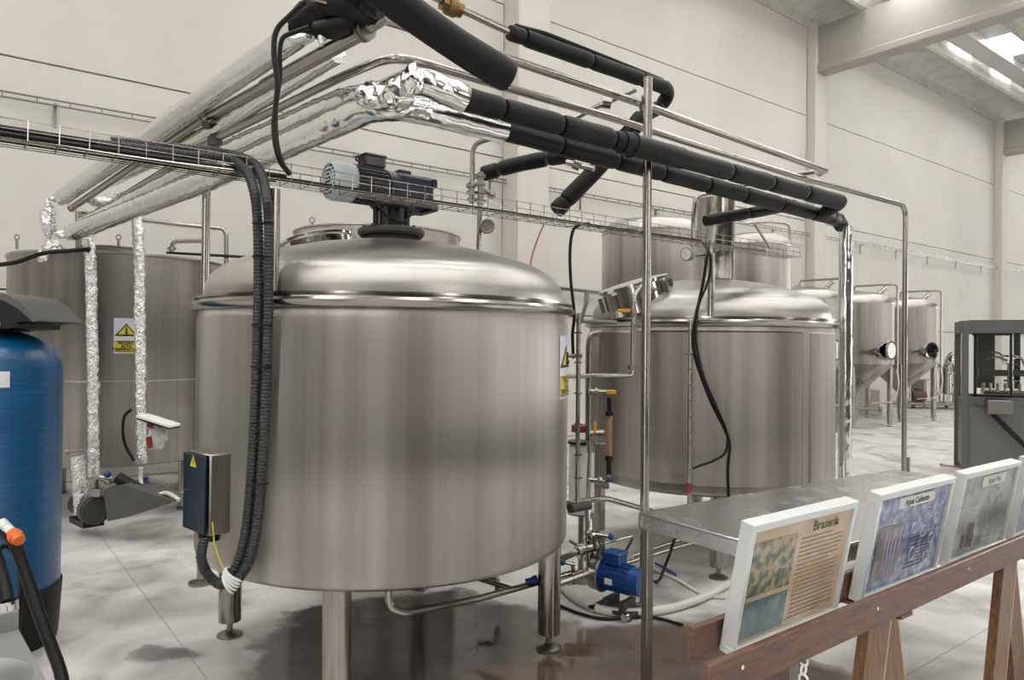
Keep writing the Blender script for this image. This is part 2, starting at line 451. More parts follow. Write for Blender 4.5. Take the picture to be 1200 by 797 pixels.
unseen_pane(5, 13.5, -6.95, 1.0, 0, 4.2, 'U'); unseen_pane(6, 29.95, -1.0, 6.5, 0, 4.6, 'N', 'day'); unseen_pane(7, -5, -6.95, .5, .2, 4.2, 'U'); unseen_pane(8, 3.9, -6.95, .35, .2, 4.2, 'U')
dk = MB(); dk.box(UN(-5.6, -6.7, 1.6), (2.2 * H, .6 * H, 3.2 * H), x=U); dk.box(UN(9.3, -6.7, 1.3), (1.6 * H, .6 * H, 2.6 * H), x=U)
struct('trim_22', dk, 'backdark')  # unseen blocks, added as something dark for the steel to mirror
def added_dark_board(name, x0, y0, x1, y1, h, m_):  # unseen boards added around the camera to put dark bands in the steel
    a = Vector((x0 * H, y0 * H, 0)); b = Vector((x1 * H, y1 * H, 0)); p = MB(); p.box((a + b) / 2 + ZV * h * H / 2, ((b - a).length, .08 * H, h * H), x=(b - a)); struct(name, p, m_)
added_dark_board('trim_30', -.35, -1.6, .95, -1.6, 2.6, 'backdark')
added_dark_board('trim_31', 1.0, -1.6, 2.6, -1.3, 1.9, 'back')
added_dark_board('trim_32', 3.1, -1.0, 5.2, .6, 2.1, 'back')
added_dark_board('trim_33', 5.35, .8, 6.2, 1.6, 2.4, 'backdark')
added_dark_board('trim_34', -3.4, -1.2, -2.6, -2.2, 2.4, 'backdark')
added_dark_board('trim_35', -5.6, 2.2, -3.6, -1.0, 2.2, 'back')
added_dark_board('trim_36', -1.6, -2.2, -1.25, -2.2, 2.4, 'backdark')

# wall-mounted conduit tray with brackets
wt = thing('cable_conduit', 'thin galvanised conduit tray bracketed high along the pale concrete wall', 'conduit', UN(6, 5.93, 2.6))
a = PN(-40, 99, 5.93); b = PN(1240, 325, 5.93)
s_ = MB(); s_.cyl(a, b, .012, 8); s_.cyl(a + Vector((0, 0, -.06)), b + Vector((0, 0, -.06)), .012, 8)
for k in range(110):
    p = a.lerp(b, k / 109); s_.box(p + Vector((0, 0, -.03)), (.012, .012, .07), x=U)
part('rail', s_, 'mid_steel', wt)
for k in range(17):
    p = a.lerp(b, (k + .4) / 17); q = MB(); q.box(p + N * .05 + Vector((0, 0, -.05)), (.03, .12, .03), x=U); q.box(p + N * .1 + Vector((0, 0, -.16)), (.03, .02, .25), x=U)
    part('bracket', q, 'mid_steel', wt)
lw = MB(); a = PN(560, 328, 5.9); b = PN(720, 345, 5.9)
lw.box((a + b) / 2, ((b - a).length, .1, .05), x=(b - a)); solo('cable_tray', lw, 'mid_steel', 'low wire tray on the back wall seen between the two front kettles', 'cable tray', 'wall trays')

# ================================================================== KETTLES
DOME = [(.582, 0), (.582, .025), (.577, .055), (.562, .082), (.535, .104), (.49, .127), (.43, .148), (.36, .168), (.28, .187), (.19, .203), (.1, .213), (.0, .216)]
def kettle(cx, cy, name, label, leg_angle, top_h, bot_h, R=.60):
    base = Vector((cx * H, cy * H, 0)); k = thing(name, label, 'tank', base, 'domed brewing kettles')
    b = MB()
    prof = [(0, bot_h - .0), (R * .7, bot_h - .012), (R - .03, bot_h - .012), (R - .012, bot_h - .006), (R - .003, bot_h + .004), (R, bot_h + .015), (R, top_h - .05), (R - .004, top_h - .035), (R - .006, top_h - .022)]
    b.lathe(base, [(r * H, h * H) for r, h in prof], 128); part('body', b, 'steel', k)
    rm = MB()
    pr = [(R - .008, -.022), (R + .012, -.02), (R + .020, -.012), (R + .022, -.003), (R + .016, .004), (R + .004, .004), (R + .003, .010), (R + .012, .012), (R + .012, .018), (R - .004, .020), (R - .016, .014)]
    rm.lathe(base + ZV * top_h * H, [(r * H, h * H) for r, h in pr], 128); part('rim', rm, 'pipe_steel', k)
    d = MB(); d.lathe(base + ZV * (top_h + .012) * H, [(r * H, h * H) for r, h in DOME], 128); part('dome_lid', d, 'steel_dome', k)
    for q in range(4):
        an = leg_angle + q * PI / 2
        lp = base + Vector((math.cos(an), math.sin(an), 0)) * .545 * H
        l = MB(); l.cyl(lp + ZV * .052 * H, lp + ZV * (bot_h + .0) * H, .0375 * H, 28)
        lo = part('leg', l, 'pipe_steel', k)
        ft = MB(); ft.cyl(lp + ZV * .012 * H, lp + ZV * .055 * H, .010 * H, 14); ft.lathe(lp, [(0, .0), (.042 * H, .001 * H), (.042 * H, .006 * H), (.03 * H, .012 * H), (.012 * H, .020 * H), (0, .020 * H)], 28)
        part('foot', ft, 'mid_steel', lo)
    return k, base
K1c = (-.412, 2.45); K2c = (.995, 3.70)
TOP, BOT = 1.118, .372
K1, B1 = kettle(*K1c, 'brewing_kettle', 'large domed stainless steel kettle in front with agitator motor on its lid', math.atan2(.04, -.55), TOP, BOT)
K2, B2 = kettle(*K2c, 'brewing_kettle', 'domed stainless steel kettle behind the steel bench with tall vent chimney on its lid', math.atan2(.09, -.555), TOP, .365)

# --- agitator drive on K1
ax_c = B1.copy(); apex = B1 + ZV * (TOP + .012 + .238) * H
dr = MB(); dr.lathe(apex, [(.135 * H, -.034 * H), (.115 * H, -.026 * H), (.095 * H, -.012 * H), (.09 * H, 0)], 40); dr.lathe(apex, [(0, .0), (.105 * H, -.004 * H), (.112 * H, .004 * H), (.112 * H, .016 * H), (.108 * H, .020 * H), (.06 * H, .022 * H), (0, .022 * H)], 48)
dr.lathe(apex, [(.085 * H, -.03 * H), (.085 * H, .002 * H)], 40)
for q in range(12):
    t = q * PI / 6; dr.cyl(apex + Vector((math.cos(t), math.sin(t), 0)) * .095 * H + ZV * .018 * H, apex + Vector((math.cos(t), math.sin(t), 0)) * .095 * H + ZV * .028 * H, .006 * H, 8)
AG = part('agitator_drive', dr, 'castiron', K1)
st = MB()
for q in range(6):
    t = q * PI / 3 + .3; c = apex + Vector((math.cos(t), math.sin(t), 0)) * .052 * H
    st.cyl(c + ZV * .02 * H, c + ZV * .098 * H, .010 * H, 12)
st.cyl(apex + ZV * .02 * H, apex + ZV * .098 * H, .026 * H, 20)
st.lathe(apex + ZV * .090 * H, [(0, 0), (.066 * H, 0), (.072 * H, .006 * H), (.072 * H, .014 * H), (.05 * H, .02 * H), (0, .02 * H)], 36)
part('lantern_stand', st, 'castiron', AG)
mc = apex + ZV * .157 * H           # motor axis height
def A(t, dz=0, dn=0): return mc + U * t * H + ZV * dz * H + N * dn * H
g = MB(); g.box(A(.065, -.002), (.15 * H, .105 * H, .105 * H), x=U, bev=.012 * H); g.box(A(.135, .03), (.02 * H, .12 * H, .03 * H), x=U, bev=.003 * H); g.box(A(.135, -.05), (.03 * H, .12 * H, .03 * H), x=U, bev=.003 * H)
g.box(A(.035, .058), (.05 * H, .06 * H, .018 * H), x=U, bev=.004 * H); g.cyl(A(0, -.002), A(-.03, -.002), .062 * H, 24); g.cyl(A(.05, -.03), A(.05, -.075), .05 * H, 24)
part('gearbox', g, 'navy', AG)
mo = MB(); mo.cyl(A(-.03), A(-.155), .052 * H, 28)
for q in range(26):
    t = q * 2 * PI / 26; d = N * math.cos(t) + ZV * math.sin(t)
    mo.box(A(-.095) + d * .056 * H, (.115 * H, .003 * H, .016 * H), x=U, z=d)
part('motor_housing', mo, 'motor_grey', AG)
tb = MB(); tb.box(A(-.075, .078), (.075 * H, .06 * H, .034 * H), x=U, bev=.004 * H); tb.box(A(-.075, .098), (.082 * H, .066 * H, .008 * H), x=U, bev=.003 * H); tb.torus(A(-.125, .085), .008 * H, .004 * H, axis=N, seg=16)
part('terminal_box', tb, 'motor_grey', AG)
fc = MB(); fc.lathe(A(-.15), [(.056 * H, 0), (.063 * H, -.002 * H), (.064 * H, .06 * H), (.060 * H, .072 * H), (.054 * H, .078 * H)], 40, axis=-U)
fc.torus(A(-.228), .04 * H, .0022 * H, axis=U, seg=32); fc.torus(A(-.228), .025 * H, .0022 * H, axis=U, seg=32)
for q in range(9):
    fc.box(A(-.228, -.048 + q * .012), (.003 * H, .10 * H * math.sqrt(max(.05, 1 - ((-.048 + q * .012) / .054) ** 2)), .003 * H), x=U)
FCo = part('fan_cover', fc, 'fan', AG)
fd = MB(); fd.cyl(A(-.16), A(-.218), .051 * H, 30); part('fan', fd, 'blk', AG)
cb = MB(); cb.tube(spline([A(-.09, -.05, -.05), A(-.06, -.10, -.07), A(.0, -.12, -.08), A(.05, -.07, -.07)]), .0045 * H, 8); part('cable', cb, 'cable', AG)

# --- manway on the back left of the K1 dome
mw = B1 + Vector((-.29, .17, 0)) * H + ZV * (TOP + .235) * H; tl = Vector((-.22, .06, 1)).normalized()
mn = MB(); mn.lathe(mw, [(.125 * H, -.10 * H), (.125 * H, .01 * H), (.135 * H, .014 * H), (.135 * H, .022 * H), (.125 * H, .026 * H), (.10 * H, .036 * H), (.05 * H, .048 * H), (0, .052 * H)], 48, axis=tl)
part('manway', mn, 'polished', K1)
# --- warning sign on K1 right flank and control box on its left flank
def sign(base, R, ang, h, w_, hh, parent, txt):
    # curved sticker on a cylinder of radius R; ang = direction angle of its centre
    th = w_ / R
    def curved(a0, a1, z0, z1, off, n=12):
        mb = MB(); vs = []
        for k in range(n + 1):
            t = ang + (a0 + (a1 - a0) * k / n); d = Vector((math.cos(t), math.sin(t), 0))
            for z in (z0, z1):
                vs.append(base + d * (R + off) + ZV * z); 
        fs = [(2 * k, 2 * k + 2, 2 * k + 3, 2 * k + 1) for k in range(n)]
        mb.add(vs, fs); return mb
    s0 = part('warning_sign', curved(-th / 2, th / 2, h - hh / 2, h + hh / 2, .003), 'lilac', parent)
    part('caption_plate', curved(-th * .46, th * .46, h - hh * .47, h - hh * .13, .005), 'yellow', s0)
    bo = MB(); bo.v = []; 
    for (a0, a1, z0, z1) in ((-th * .43, th * .43, h - hh * .165, h - hh * .15), (-th * .43, th * .43, h - hh * .455, h - hh * .44)):
        c_ = curved(a0, a1, z0, z1, .0065); bo.add(c_.v, c_.f)
    # triangle, wrapped
    def wrapped(pts, off):
        return [base + Vector((math.cos(ang + x / R), math.sin(ang + x / R), 0)) * (R + off) + ZV * (h + z) for x, z in pts]
    def tri(sc, off):
        cx0, cz0 = 0, hh * .17; hw = w_ * .44 * sc; ht = hh * .30 * sc
        rows_ = []; mb = MB(); n = 10
        vs = []
        for k in range(n + 1):
            f = k / n; z = cz0 - ht * .55 + ht * 1.1 * f; x = hw * (1 - f)
            vs += [(-x, z), (0, z), (x, z)]
        W = wrapped(vs, off); fs = []
        for k in range(n):
            fs += [(3 * k, 3 * k + 1, 3 * k + 4, 3 * k + 3), (3 * k + 1, 3 * k + 2, 3 * k + 5, 3 * k + 4)]
        mb.add(W, fs); return mb
    t1_ = tri(1.08, .0055); part('triangle_border', t1_, 'paint_black', s0); part('triangle', tri(.80, .007), 'yellow', s0)
    sy = MB(); b_ = wrapped([(0, hh * .08), (0, hh * .24)], .009); sy.cyl(b_[0], b_[1], w_ * .03, 8); sy.ball(b_[0], w_ * .055, 10)
    part('thermometer_symbol', sy, 'paint_black', s0)
    d = Vector((math.cos(ang), math.sin(ang), 0)); xd = ZV.cross(d)
    lines = MB()
    for j, s_t in enumerate(txt):
        q = text_mesh(s_t, hh * .105, base + d * R + ZV * (h - hh * (.21 + .09 * j)), xd, ZV, 0, .0012)
        # wrap onto the cylinder
        for v in q.v:
            x = (v - base).dot(xd); z = v.z; aa = ang + x / R
            v.x, v.y = base.x + math.cos(aa) * (R + .0075), base.y + math.sin(aa) * (R + .0075)
        lines.add(q.v, q.f, False)
    part('caption', lines, 'paint_black', s0); part('border_line', bo, 'paint_black', s0)
def ang_of(base, R, px):     # angle of the visible point of a cylinder that shows at column px
    a_ = ray(px, 400); ax_, ay_ = a_.x, a_.y
    A_ = ax_ * ax_ + ay_ * ay_; B_ = -2 * (ax_ * base.x + ay_ * base.y); C_ = base.x ** 2 + base.y ** 2 - R * R
    D_ = max(0, B_ * B_ - 4 * A_ * C_); s0 = (-B_ - math.sqrt(D_)) / (2 * A_)
    return math.atan2(ay_ * s0 - base.y, ax_ * s0 - base.x)
a_s = ang_of(B1, .6 * H, 662.6)
sign(B1, .6 * H, a_s, .935 * H, .26, .325, K1, ('PELIGRO', 'ALTA', 'TEMPERATURA'))

bx_n = Vector((-.66, -.75, 0)).normalized(); bx_t = Vector((-bx_n.y, bx_n.x, 0))   # outward, sideways
bc = B1 + bx_n * .645 * H; bc.z = .597 * H
cbx = MB(); cbx.box(bc - bx_n * .03 * H, (.135 * H, .075 * H, .215 * H), x=bx_t, y=bx_n, bev=.004 * H)
for s1 in (-1, 1): cbx.box(bc - bx_n * .075 * H + ZV * s1 * .08 * H, (.12 * H, .04 * H, .02 * H), x=bx_t, y=bx_n)
CB = part('control_box', cbx, 'mid_steel', K1)
dd = MB(); dd.box(bc + bx_n * .016 * H, (.126 * H, .008 * H, .206 * H), x=bx_t, y=bx_n, bev=.002 * H); part('box_door', dd, 'door_blue', CB)
tp = MB(); c0 = bc + bx_n * .0212 * H + ZV * .07 * H
tp.prism([c0 + bx_t * .018 * H, c0 - bx_t * .018 * H, c0 + ZV * .032 * H], bx_n * .001); part('warning_triangle', tp, 'yellow', CB)
tp = MB(); c1 = c0 + bx_n * .0012 + ZV * .004 * H
tp.prism([c1 + bx_t * .003 * H, c1 - bx_t * .004 * H + ZV * .008 * H, c1 + bx_t * .001 * H + ZV * .009 * H, c1 - bx_t * .001 * H + ZV * .02 * H, c1 + bx_t * .005 * H + ZV * .010 * H, c1 + ZV * .010 * H], bx_n * .001); part('bolt_symbol', tp, 'paint_black', CB)
lk = MB(); lk.cyl(bc + bx_n * .018 * H - bx_t * .045 * H, bc + bx_n * .026 * H - bx_t * .045 * H, .006 * H, 12); part('lock', lk, 'pipe_steel', CB)
gl = MB()
for j in (-.04, 0.01): gl.cyl(bc + bx_t * j * H - bx_n * .03 * H - ZV * .107 * H, bc + bx_t * j * H - bx_n * .03 * H - ZV * .135 * H, .016 * H, 14)
part('cable_gland', gl, 'blk', CB)

# --- K2 extras: jacket seams, chimney, manway, gauge
jk = MB(); Rj = .606 * H
def arcpanel(pxa, pxb, z0, z1):
    a0, a1 = ang_of(B2, .6 * H, pxa), ang_of(B2, .6 * H, pxb)
    if a1 < a0: a0, a1 = a1, a0
    n = 40
    for (r0, zz0, r1, zz1) in ((.598 * H, z0, Rj, z0 + .012), (Rj, z0 + .012, Rj, z1 - .012), (Rj, z1 - .012, .598 * H, z1)):
        jk.lathe(B2, [(r0, zz0), (r1, zz1)], n, a0, a1)
    for aa in (a0, a1):
        d = Vector((math.cos(aa), math.sin(aa), 0)); jk.tube([B2 + d * .602 * H + ZV * (z0 + .01), B2 + d * .602 * H + ZV * (z1 - .01)], .012, 10)
arcpanel(704, 940, .40 * H, 1.075 * H); arcpanel(950, 977.5, .40 * H, 1.075 * H)
part('cooling_jacket', jk, 'steel', K2)
ap2 = B2 + ZV * (TOP + .25) * H; cp = Vector((P(838, 325, K2c[1] + .02).x, (K2c[1] + .02) * H, 0)); cp.z = (TOP + .215) * H
chm = MB(); top_z = P(838, 234, K2c[1] + .02).z
chm.lathe(cp, [(.14 * H, -.012 * H), (.125 * H, .006 * H), (.10 * H, .012 * H), (.096 * H, .02 * H), (.096 * H, top_z - cp.z), (.092 * H, top_z - cp.z), (.092 * H, .03 * H)], 48)
part('vent_chimney', chm, 'pipe_steel', K2)
mw2 = P(746, 347, 3.42); tl2 = Vector((-.22, -.22, 1)).normalized()
xd = (P(790, 325, 3.5) - P(706, 350, 3.4)).normalized(); tl2 = (xd.cross(Vector((-.2, .98, .0)))).normalized() 
if tl2.z < 0: tl2 = -tl2
mn = MB(); mn.lathe(mw2, [(.155 * H, -.07 * H), (.155 * H, .045 * H), (.172 * H, .050 * H), (.172 * H, .062 * H), (.15 * H, .068 * H), (.06 * H, .078 * H), (0, .080 * H)], 48, axis=tl2)
MW = part('manway', mn, 'polished', K2)
cl = MB()
for q in range(8):
    cl = MB(); t = q * PI / 4; e1 = tl2.orthogonal().normalized(); e2 = tl2.cross(e1); d = e1 * math.cos(t) + e2 * math.sin(t)
    cl.box(mw2 + d * .17 * H + tl2 * .0 * H, (.02 * H, .012 * H, .07 * H), x=d, z=tl2)
    part('clamp', cl, 'mid_steel', MW)

# pipe parallel to wall supported on post etc. --------------------------------------------------
def pipe(name, pts, r, m, label, cat='pipe', group=None, seg=14, rad=.0, jit=0):
    mb = MB(); mb.tube(fillet(pts, rad) if rad else pts, r, seg, jit=jit); return solo(name, mb, m, label, cat, group)
def post_on(px, y_top, y_bot, n, r, name, label, group=None, floor_=False, cap=True):
    a = PN(px, y_top, n); b = a.copy(); b.z = 0.012 * H if floor_ else PN(px, y_bot, n).z
    t = thing(name, label, 'post', Vector((b.x, b.y, 0 if floor_ else b.z)), group)
    mb = MB(); mb.cyl(a, b, r, 20); part('tube', mb, 'pipe_steel', t)
    if floor_:
        f = MB(); f.lathe(Vector((b.x, b.y, 0)), [(0, 0), (.05 * H, .0), (.05 * H, .006 * H), (.03 * H, .012 * H), (r, .02 * H)], 24); part('foot_plate', f, 'mid_steel', t)
    return t
post_on(759.5, 91, 0, 1.90, .0170 * H, 'support_post', 'tall bare steel post crossing in front of the second kettle, behind the bench corner', 'pipe support posts', True)
# rim posts
def rim_post(base, px, pyt, lab, r):
    an = ang_of(base, .59 * H, px); d = Vector((math.cos(an), math.sin(an), 0)); p = base + d * .598 * H; p.z = (TOP + .014) * H
    dist = p.y / H
    q = P(px, pyt, dist); q = Vector((p.x, p.y, q.z))
    t = thing('support_post', lab, 'post', p, 'pipe support posts'); mb = MB(); mb.cyl(p, q, r, 18); part('tube', mb, 'pipe_steel', t)
rim_post(B1, 321, 222, 'short steel post standing on the front kettle rim under the wire tray', .0165 * H)
rim_post(B2, 832.5, 296, 'short steel post standing on the second kettle rim under the wire tray', .0145 * H)
pA = P(243, 138, 3.02); pA0 = Vector((pA.x, pA.y, 0))
t = thing('support_post', 'steel post on the floor left of the front kettle, carrying the foil pipes', 'post', pA0, 'pipe support posts')
mb = MB(); mb.cyl(pA0 + ZV * .02, pA - ZV * .02, .0165 * H, 18); part('tube', mb, 'pipe_steel', t)
mb = MB(); mb.lathe(pA0, [(0, 0), (.05 * H, 0), (.05 * H, .01 * H), (.017 * H, .015 * H)], 20); part('foot_plate', mb, 'mid_steel', t)

# ================================================================== CABLE TRAY (wire mesh)
TH = .449
ta_, tb_ = -1.45, tat(928, 2.0)
TN0, TN1 = 1.955, 2.045
def T(t, n, dz): return UN(t, n, 1 + TH + dz)
tr = thing('wire_cable_tray', 'long silver wire mesh tray running across in front of the agitator motor', 'cable tray', T(1, 2, 0))
s_ = MB()
for n_, dz in ((TN0, .045), (TN0, .022), (TN0, 0), (TN0 + .022, 0), (TN0 + .045, 0), (TN0 + .068, 0), (TN1, 0), (TN1, .022), (TN1, .045)):
    s_.cyl(T(ta_, n_, dz), T(tb_, n_, dz), .0022, 6)
part('long_wires', s_, 'pipe_steel', tr)
s_ = MB(); tt = ta_
while tt < tb_:
    s_.tube([T(tt, TN0, .047), T(tt, TN0, 0), T(tt, TN1, 0), T(tt, TN1, .047)], .0024, 5); tt += .0605
part('cross_wires', s_, 'pipe_steel', tr)
# cables lying in the tray
def tc(px): # t coordinate of tray at a column
    d = ray(px, 300); return d.dot(U) / d.dot(N) * 2.0
for j, (n_, dz, r, e) in enumerate(((1.975, .012, .014, 330), (2.0, .012, .014, 318), (2.024, .012, .014, 325), (1.985, .028, .013, 110), (2.012, .030, .013, 104))):
    te = tc(e)
    mb = MB(); mb.tube(resample([T(ta_, n_, dz + .002), T((ta_ + te) / 2, n_, dz), T(te, n_, dz)], .2), r, 8)
    solo('power_cable', mb, 'cable', ['black power cable along the front side of the wire tray', 'black power cable in the middle of the wire tray', 'black power cable along the rear side of the wire tray', 'black cable on top in the tray, at the left edge of the picture', 'black cable stacked behind another at the left end of the tray'][j], 'cable', 'cables in the wire tray')
for j, (n_, dz) in enumerate(((1.992, .012), (2.015, .012))):
    mb = MB(); L0 = [T(tc(320), n_, dz), T(tc(520), n_, dz)] + [T(tc(750 + 60 * j), n_, dz), T(tc(820 + 80 * j), n_, dz + .004)]
    mb.tube(resample(L0, .15), .007, 7); solo('power_cable', mb, 'cable', ['thin black cable in the tray ahead of the motor, front one', 'thin black cable in the tray ahead of the motor, rear one'][j], 'cable', 'cables in the wire tray')
mb = MB(); mb.tube(spline([PN(-20, 158, 1.955), PN(33, 166, 1.955), PN(72, 171, 1.955), PN(142, 182, 1.955), PN(230, 194, 1.955), PN(300, 202, 1.955)], 8), .004, 8)
solo('grey_cable', mb, 'pipe_steel', 'pale grey cable sagging along the front of the wire tray', 'cable')

# corrugated conduits: in the tray, then down the front kettle
def corr(pts, r, name, label, group):
    pts = resample(pts, .0075); n = len(pts)
    def rr(t): i = round(t * (n - 1)); return r if i % 2 == 0 else r * .86
    mb = MB(); mb.tube(pts, rr, 12); return solo(name, mb, 'conduit', label, 'conduit', group)
zc = 1.825
def Kp(px, py, off):   # point just in front of kettle one at pixel
    an = ang_of(B1, (.62 + off) * H, px); d = Vector((math.cos(an), math.sin(an), 0)); p = B1 + d * (.62 + off) * H
    return P(px, py, p.y / H)
corr(spline([PN(100, 168, 2.0), PN(160, 174, 2.0), PN(220, 182, 2.0), PN(265, 186, 1.98), PN(288, 200, 1.93), Kp(298, 225, .035), Kp(302, 262, .022), Kp(303, 330, .022), Kp(301, 420, .018), Kp(297, 520, .018), Kp(291, 600, .02), Kp(282, 650, .03), Kp(264, 684, .05), Kp(246, 676, .06), P(236, 655, 1.86), P(239, 632, 1.875)], 10), .0135 * H, 'corrugated_conduit', 'grey corrugated conduit nearer the control box, running down the front kettle', 'corrugated conduits')
corr(spline([PN(130, 166, 2.03), PN(200, 173, 2.03), PN(255, 178, 2.03), PN(292, 188, 1.99), PN(306, 204, 1.93), Kp(312, 232, .035), Kp(315, 262, .022), Kp(315, 330, .022), Kp(313, 420, .018), Kp(309, 520, .018), Kp(303, 600, .02), Kp(293, 655, .03), Kp(270, 692, .05)], 10), .0135 * H, 'corrugated_conduit', 'grey corrugated conduit farther from the control box, ending at the white tie', 'corrugated conduits')
mb = MB()
for (px, py) in ((308, 262), (308, 301), (307, 381), (306, 430), (302, 567)):
    c = Kp(px, py, .022); ex = (Kp(px + 8, py, .022) - Kp(px - 8, py, .022)).normalized(); ey = ZV.cross(ex)
    ring = [c + ex * math.cos(a) * .030 * H + ey * math.sin(a) * .0165 * H for a in [k * 2 * PI / 20 for k in range(21)]]
    mb.tube(ring, .0035, 6)
solo('cable_ties', mb, 'cable', 'black plastic ties round the two corrugated conduits', 'cable tie')
mb = MB()
c = Kp(268, 684, .05)
for j in range(5):
    mb.torus(c + Vector((.006 * j, 0, .010 * j)), .026 * H, .006, axis=Vector((.6, .1, .35 + .12 * j)).normalized(), seg=24, ms=6)
solo('white_rag_tie', mb, 'white', 'white cloth tie holding the corrugated conduits beneath the front kettle', 'tie')
mb = MB(); mb.tube(spline([Kp(249, 612, .05), Kp(252, 640, .05), Kp(262, 668, .05), Kp(266, 680, .055)]), .0035, 8); solo('earth_wire', mb, 'yellow', 'thin yellow-green wire below the grey control box', 'wire')

# black drop cables
def cable(pts, r, label, name='black_cable', m='cable', cat='cable', group=None, n=8):
    mb = MB(); mb.tube(spline(pts, n), r, 10); return solo(name, mb, m, label, cat, group)
cable([P(358, 2, 1.95), P(340, 18, 1.95), P(324, 36, 1.95), P(321, 62, 1.95), P(325, 100, 1.95), P(321, 150, 1.95), P(327, 185, 1.95), P(340, 205, 1.97)], .0075 * H, 'thick black cable looping down from the top pipe to the wire tray, outer one')
cable([P(362, 32, 2.0), P(345, 38, 1.99), P(332, 44, 1.98), P(328, 60, 1.98), P(328, 90, 1.98), P(323, 130, 1.98), P(325, 170, 1.98), P(333, 196, 1.99)], .0065 * H, 'black cable looping out of the black foam bundle, inner one')
cable([PN(690, 262, 2.0), PN(678, 264, 1.98), P(671, 272, 2.72), P(668, 295, 2.72), P(669, 330, 2.72), P(673, 368, 2.72), P(671, 392, 2.74), P(672, 420, 2.75)], .0062 * H, 'black cable dropping from the tray behind the front kettle rim')
cable([P(638, 262, 3.0), P(632, 275, 3.0), P(624, 298, 3.0), P(620, 322, 3.0)], .004 * H, 'thin red hose hanging above the front kettle dome', 'red_hose', 'redhose', 'hose')
zk = 3.02
cable([PN(832, 284, 1.98), P(829, 300, zk), P(825, 325, zk), P(820, 350, zk), P(815, 372, zk - .03), P(812, 400, zk - .03), P(818, 430, zk - .03), P(833, 470, zk - .03), P(848, 500, zk - .02), P(855, 520, zk), P(853, 550, zk), P(854, 590, zk)], .0068 * H, 'black hose winding down the second kettle from the tray to the bench', group='black hoses on second kettle')
cable([PN(824, 284, 1.98), P(832, 298, zk), P(833, 315, zk), P(828, 335, zk), P(819, 358, zk - .02), P(816, 385, zk - .045), P(816, 405, zk - .045), P(824, 440, zk - .045), P(840, 478, zk - .04), P(852, 508, zk - .02), P(850, 530, zk), P(836, 540, zk), P(822, 545, zk), P(811, 549, zk)], .005 * H, 'thinner black hose that curls back to the gauge tube on the second kettle', group='black hoses on second kettle')

# level tube on K2
lt = thing('level_tube', 'slim steel level tube clipped vertically to the second kettle', 'pipe', P(808, 588, 3.02))
mb = MB(); mb.cyl(P(809.5, 375, 3.02), P(807.5, 590, 3.02), .0085 * H, 14); part('tube', mb, 'pipe_steel', lt)
for y in (392, 415, 433, 450, 470, 489, 508, 530, 550):
    mb = MB(); c = P(808.6, y, 3.02); mb.cyl(c - ZV * .003 * H, c + ZV * .003 * H, (.024 if y == 415 else .0105) * H, 12); part('clip', mb, 'mid_steel', lt)
mb = MB(); mb.cyl(P(807, 566, 3.02), P(806, 578, 3.02), .013 * H, 12); part('red_cap', mb, 'red', lt)
# gauge
gg = thing('pressure_gauge', 'round pressure gauge on a bent pipe above the second kettle rim', 'gauge', P(806, 298, 2.98))
c = P(806, 298, 2.98); d = (EYE - c).normalized(); d = (d + Vector((-.9, 0, 0))).normalized()
mb = MB(); mb.cyl(c - d * .012 * H, c + d * .012 * H, .028 * H, 28); part('case', mb, 'mid_steel', gg)
mb = MB(); mb.cyl(c + d * .0121 * H, c + d * .0128 * H, .024 * H, 28); part('dial', mb, 'dial', gg)
nx = d.cross(ZV).normalized(); mb = MB(); mb.box(c + d * .0135 * H + nx * .006 * H + ZV * .006 * H, (.024 * H, .001, .002 * H), x=(nx + ZV).normalized(), y=d); part('needle', mb, 'paint_black', gg)
mb = MB(); mb.tube(fillet([c - d * .01 * H, P(826, 299, 3.04), P(828, 312, 3.05)], .03), .008 * H, 12); part('stem', mb, 'pipe_steel', gg)

# ================================================================== OVERHEAD PIPES
LB = 'overhead pipes along the wall direction'
def zlist(px0, py0, px1, py1, n): return [PN(px0 + (px1 - px0) * k / 10, py0 + (py1 - py0) * k / 10, n) for k in (0, 10)]
def foam_pipe(pts, r, joints, label, pname='insulated_pipe', group='black foam insulated pipes'):
    # black foam sleeve in lengths: slightly puffed with a nick at each joint
    full = resample(fillet(pts, .12), .02); L_ = [0]
    for a, b in zip(full, full[1:]): L_.append(L_[-1] + (b - a).length)
    tot = L_[-1]
    root = thing(pname, label, 'pipe', full[0], group)
    js = [0] + [j * tot for j in joints] + [tot]
    for j0, j1 in zip(js, js[1:]):
        seg = [p for p, l in zip(full, L_) if j0 <= l <= j1]
        if len(seg) < 3: continue
        k = random.uniform(.97, 1.05)
        def rr(t, k=k):
            e = min(t, 1 - t) * (len(seg) - 1) * .02
            return r * k * (1 - .10 * math.exp(-e / .012)) * (1 + .015 * math.sin(t * 9))
        mb = MB(); mb.tube(seg, rr, 22); part('foam_sleeve', mb, 'foam', root)
    return root
# two bare pipes
up1 = [PN(352, -8, 2.0), PN(577, 63, 2.0), PN(753, 122, 2.0), PN(800, 140, 2.0), PN(967, 200, 2.0)]
mb = MB(); mb.tube(up1, .0155 * H, 16); t = thing('bare_pipe', 'upper bare steel pipe running from the top edge past the tall post', 'pipe', up1[0], LB); part('tube', mb, 'pipe_steel', t)
mb = MB(); mb.tube([PN(800 + 120, 205, 2.18), PN(960, 201, 2.05)], .012 * H, 12); mb.cyl(PN(958, 200, 2.03), PN(962, 203, 2.03), .02 * H, 14); part('side_branch', mb, 'pipe_steel', t)
mb = MB(); mb.ball(up1[-1], .017 * H, 14); part('end_cap', mb, 'pipe_steel', t)
mb = MB(); c = PN(756, 124, 1.95); mb.torus(c, .024 * H, .006 * H, axis=U, seg=20, ms=8); mb.box(c + ZV * .03 * H, (.02 * H, .02 * H, .02 * H), x=U); part('clamp', mb, 'castiron', t)
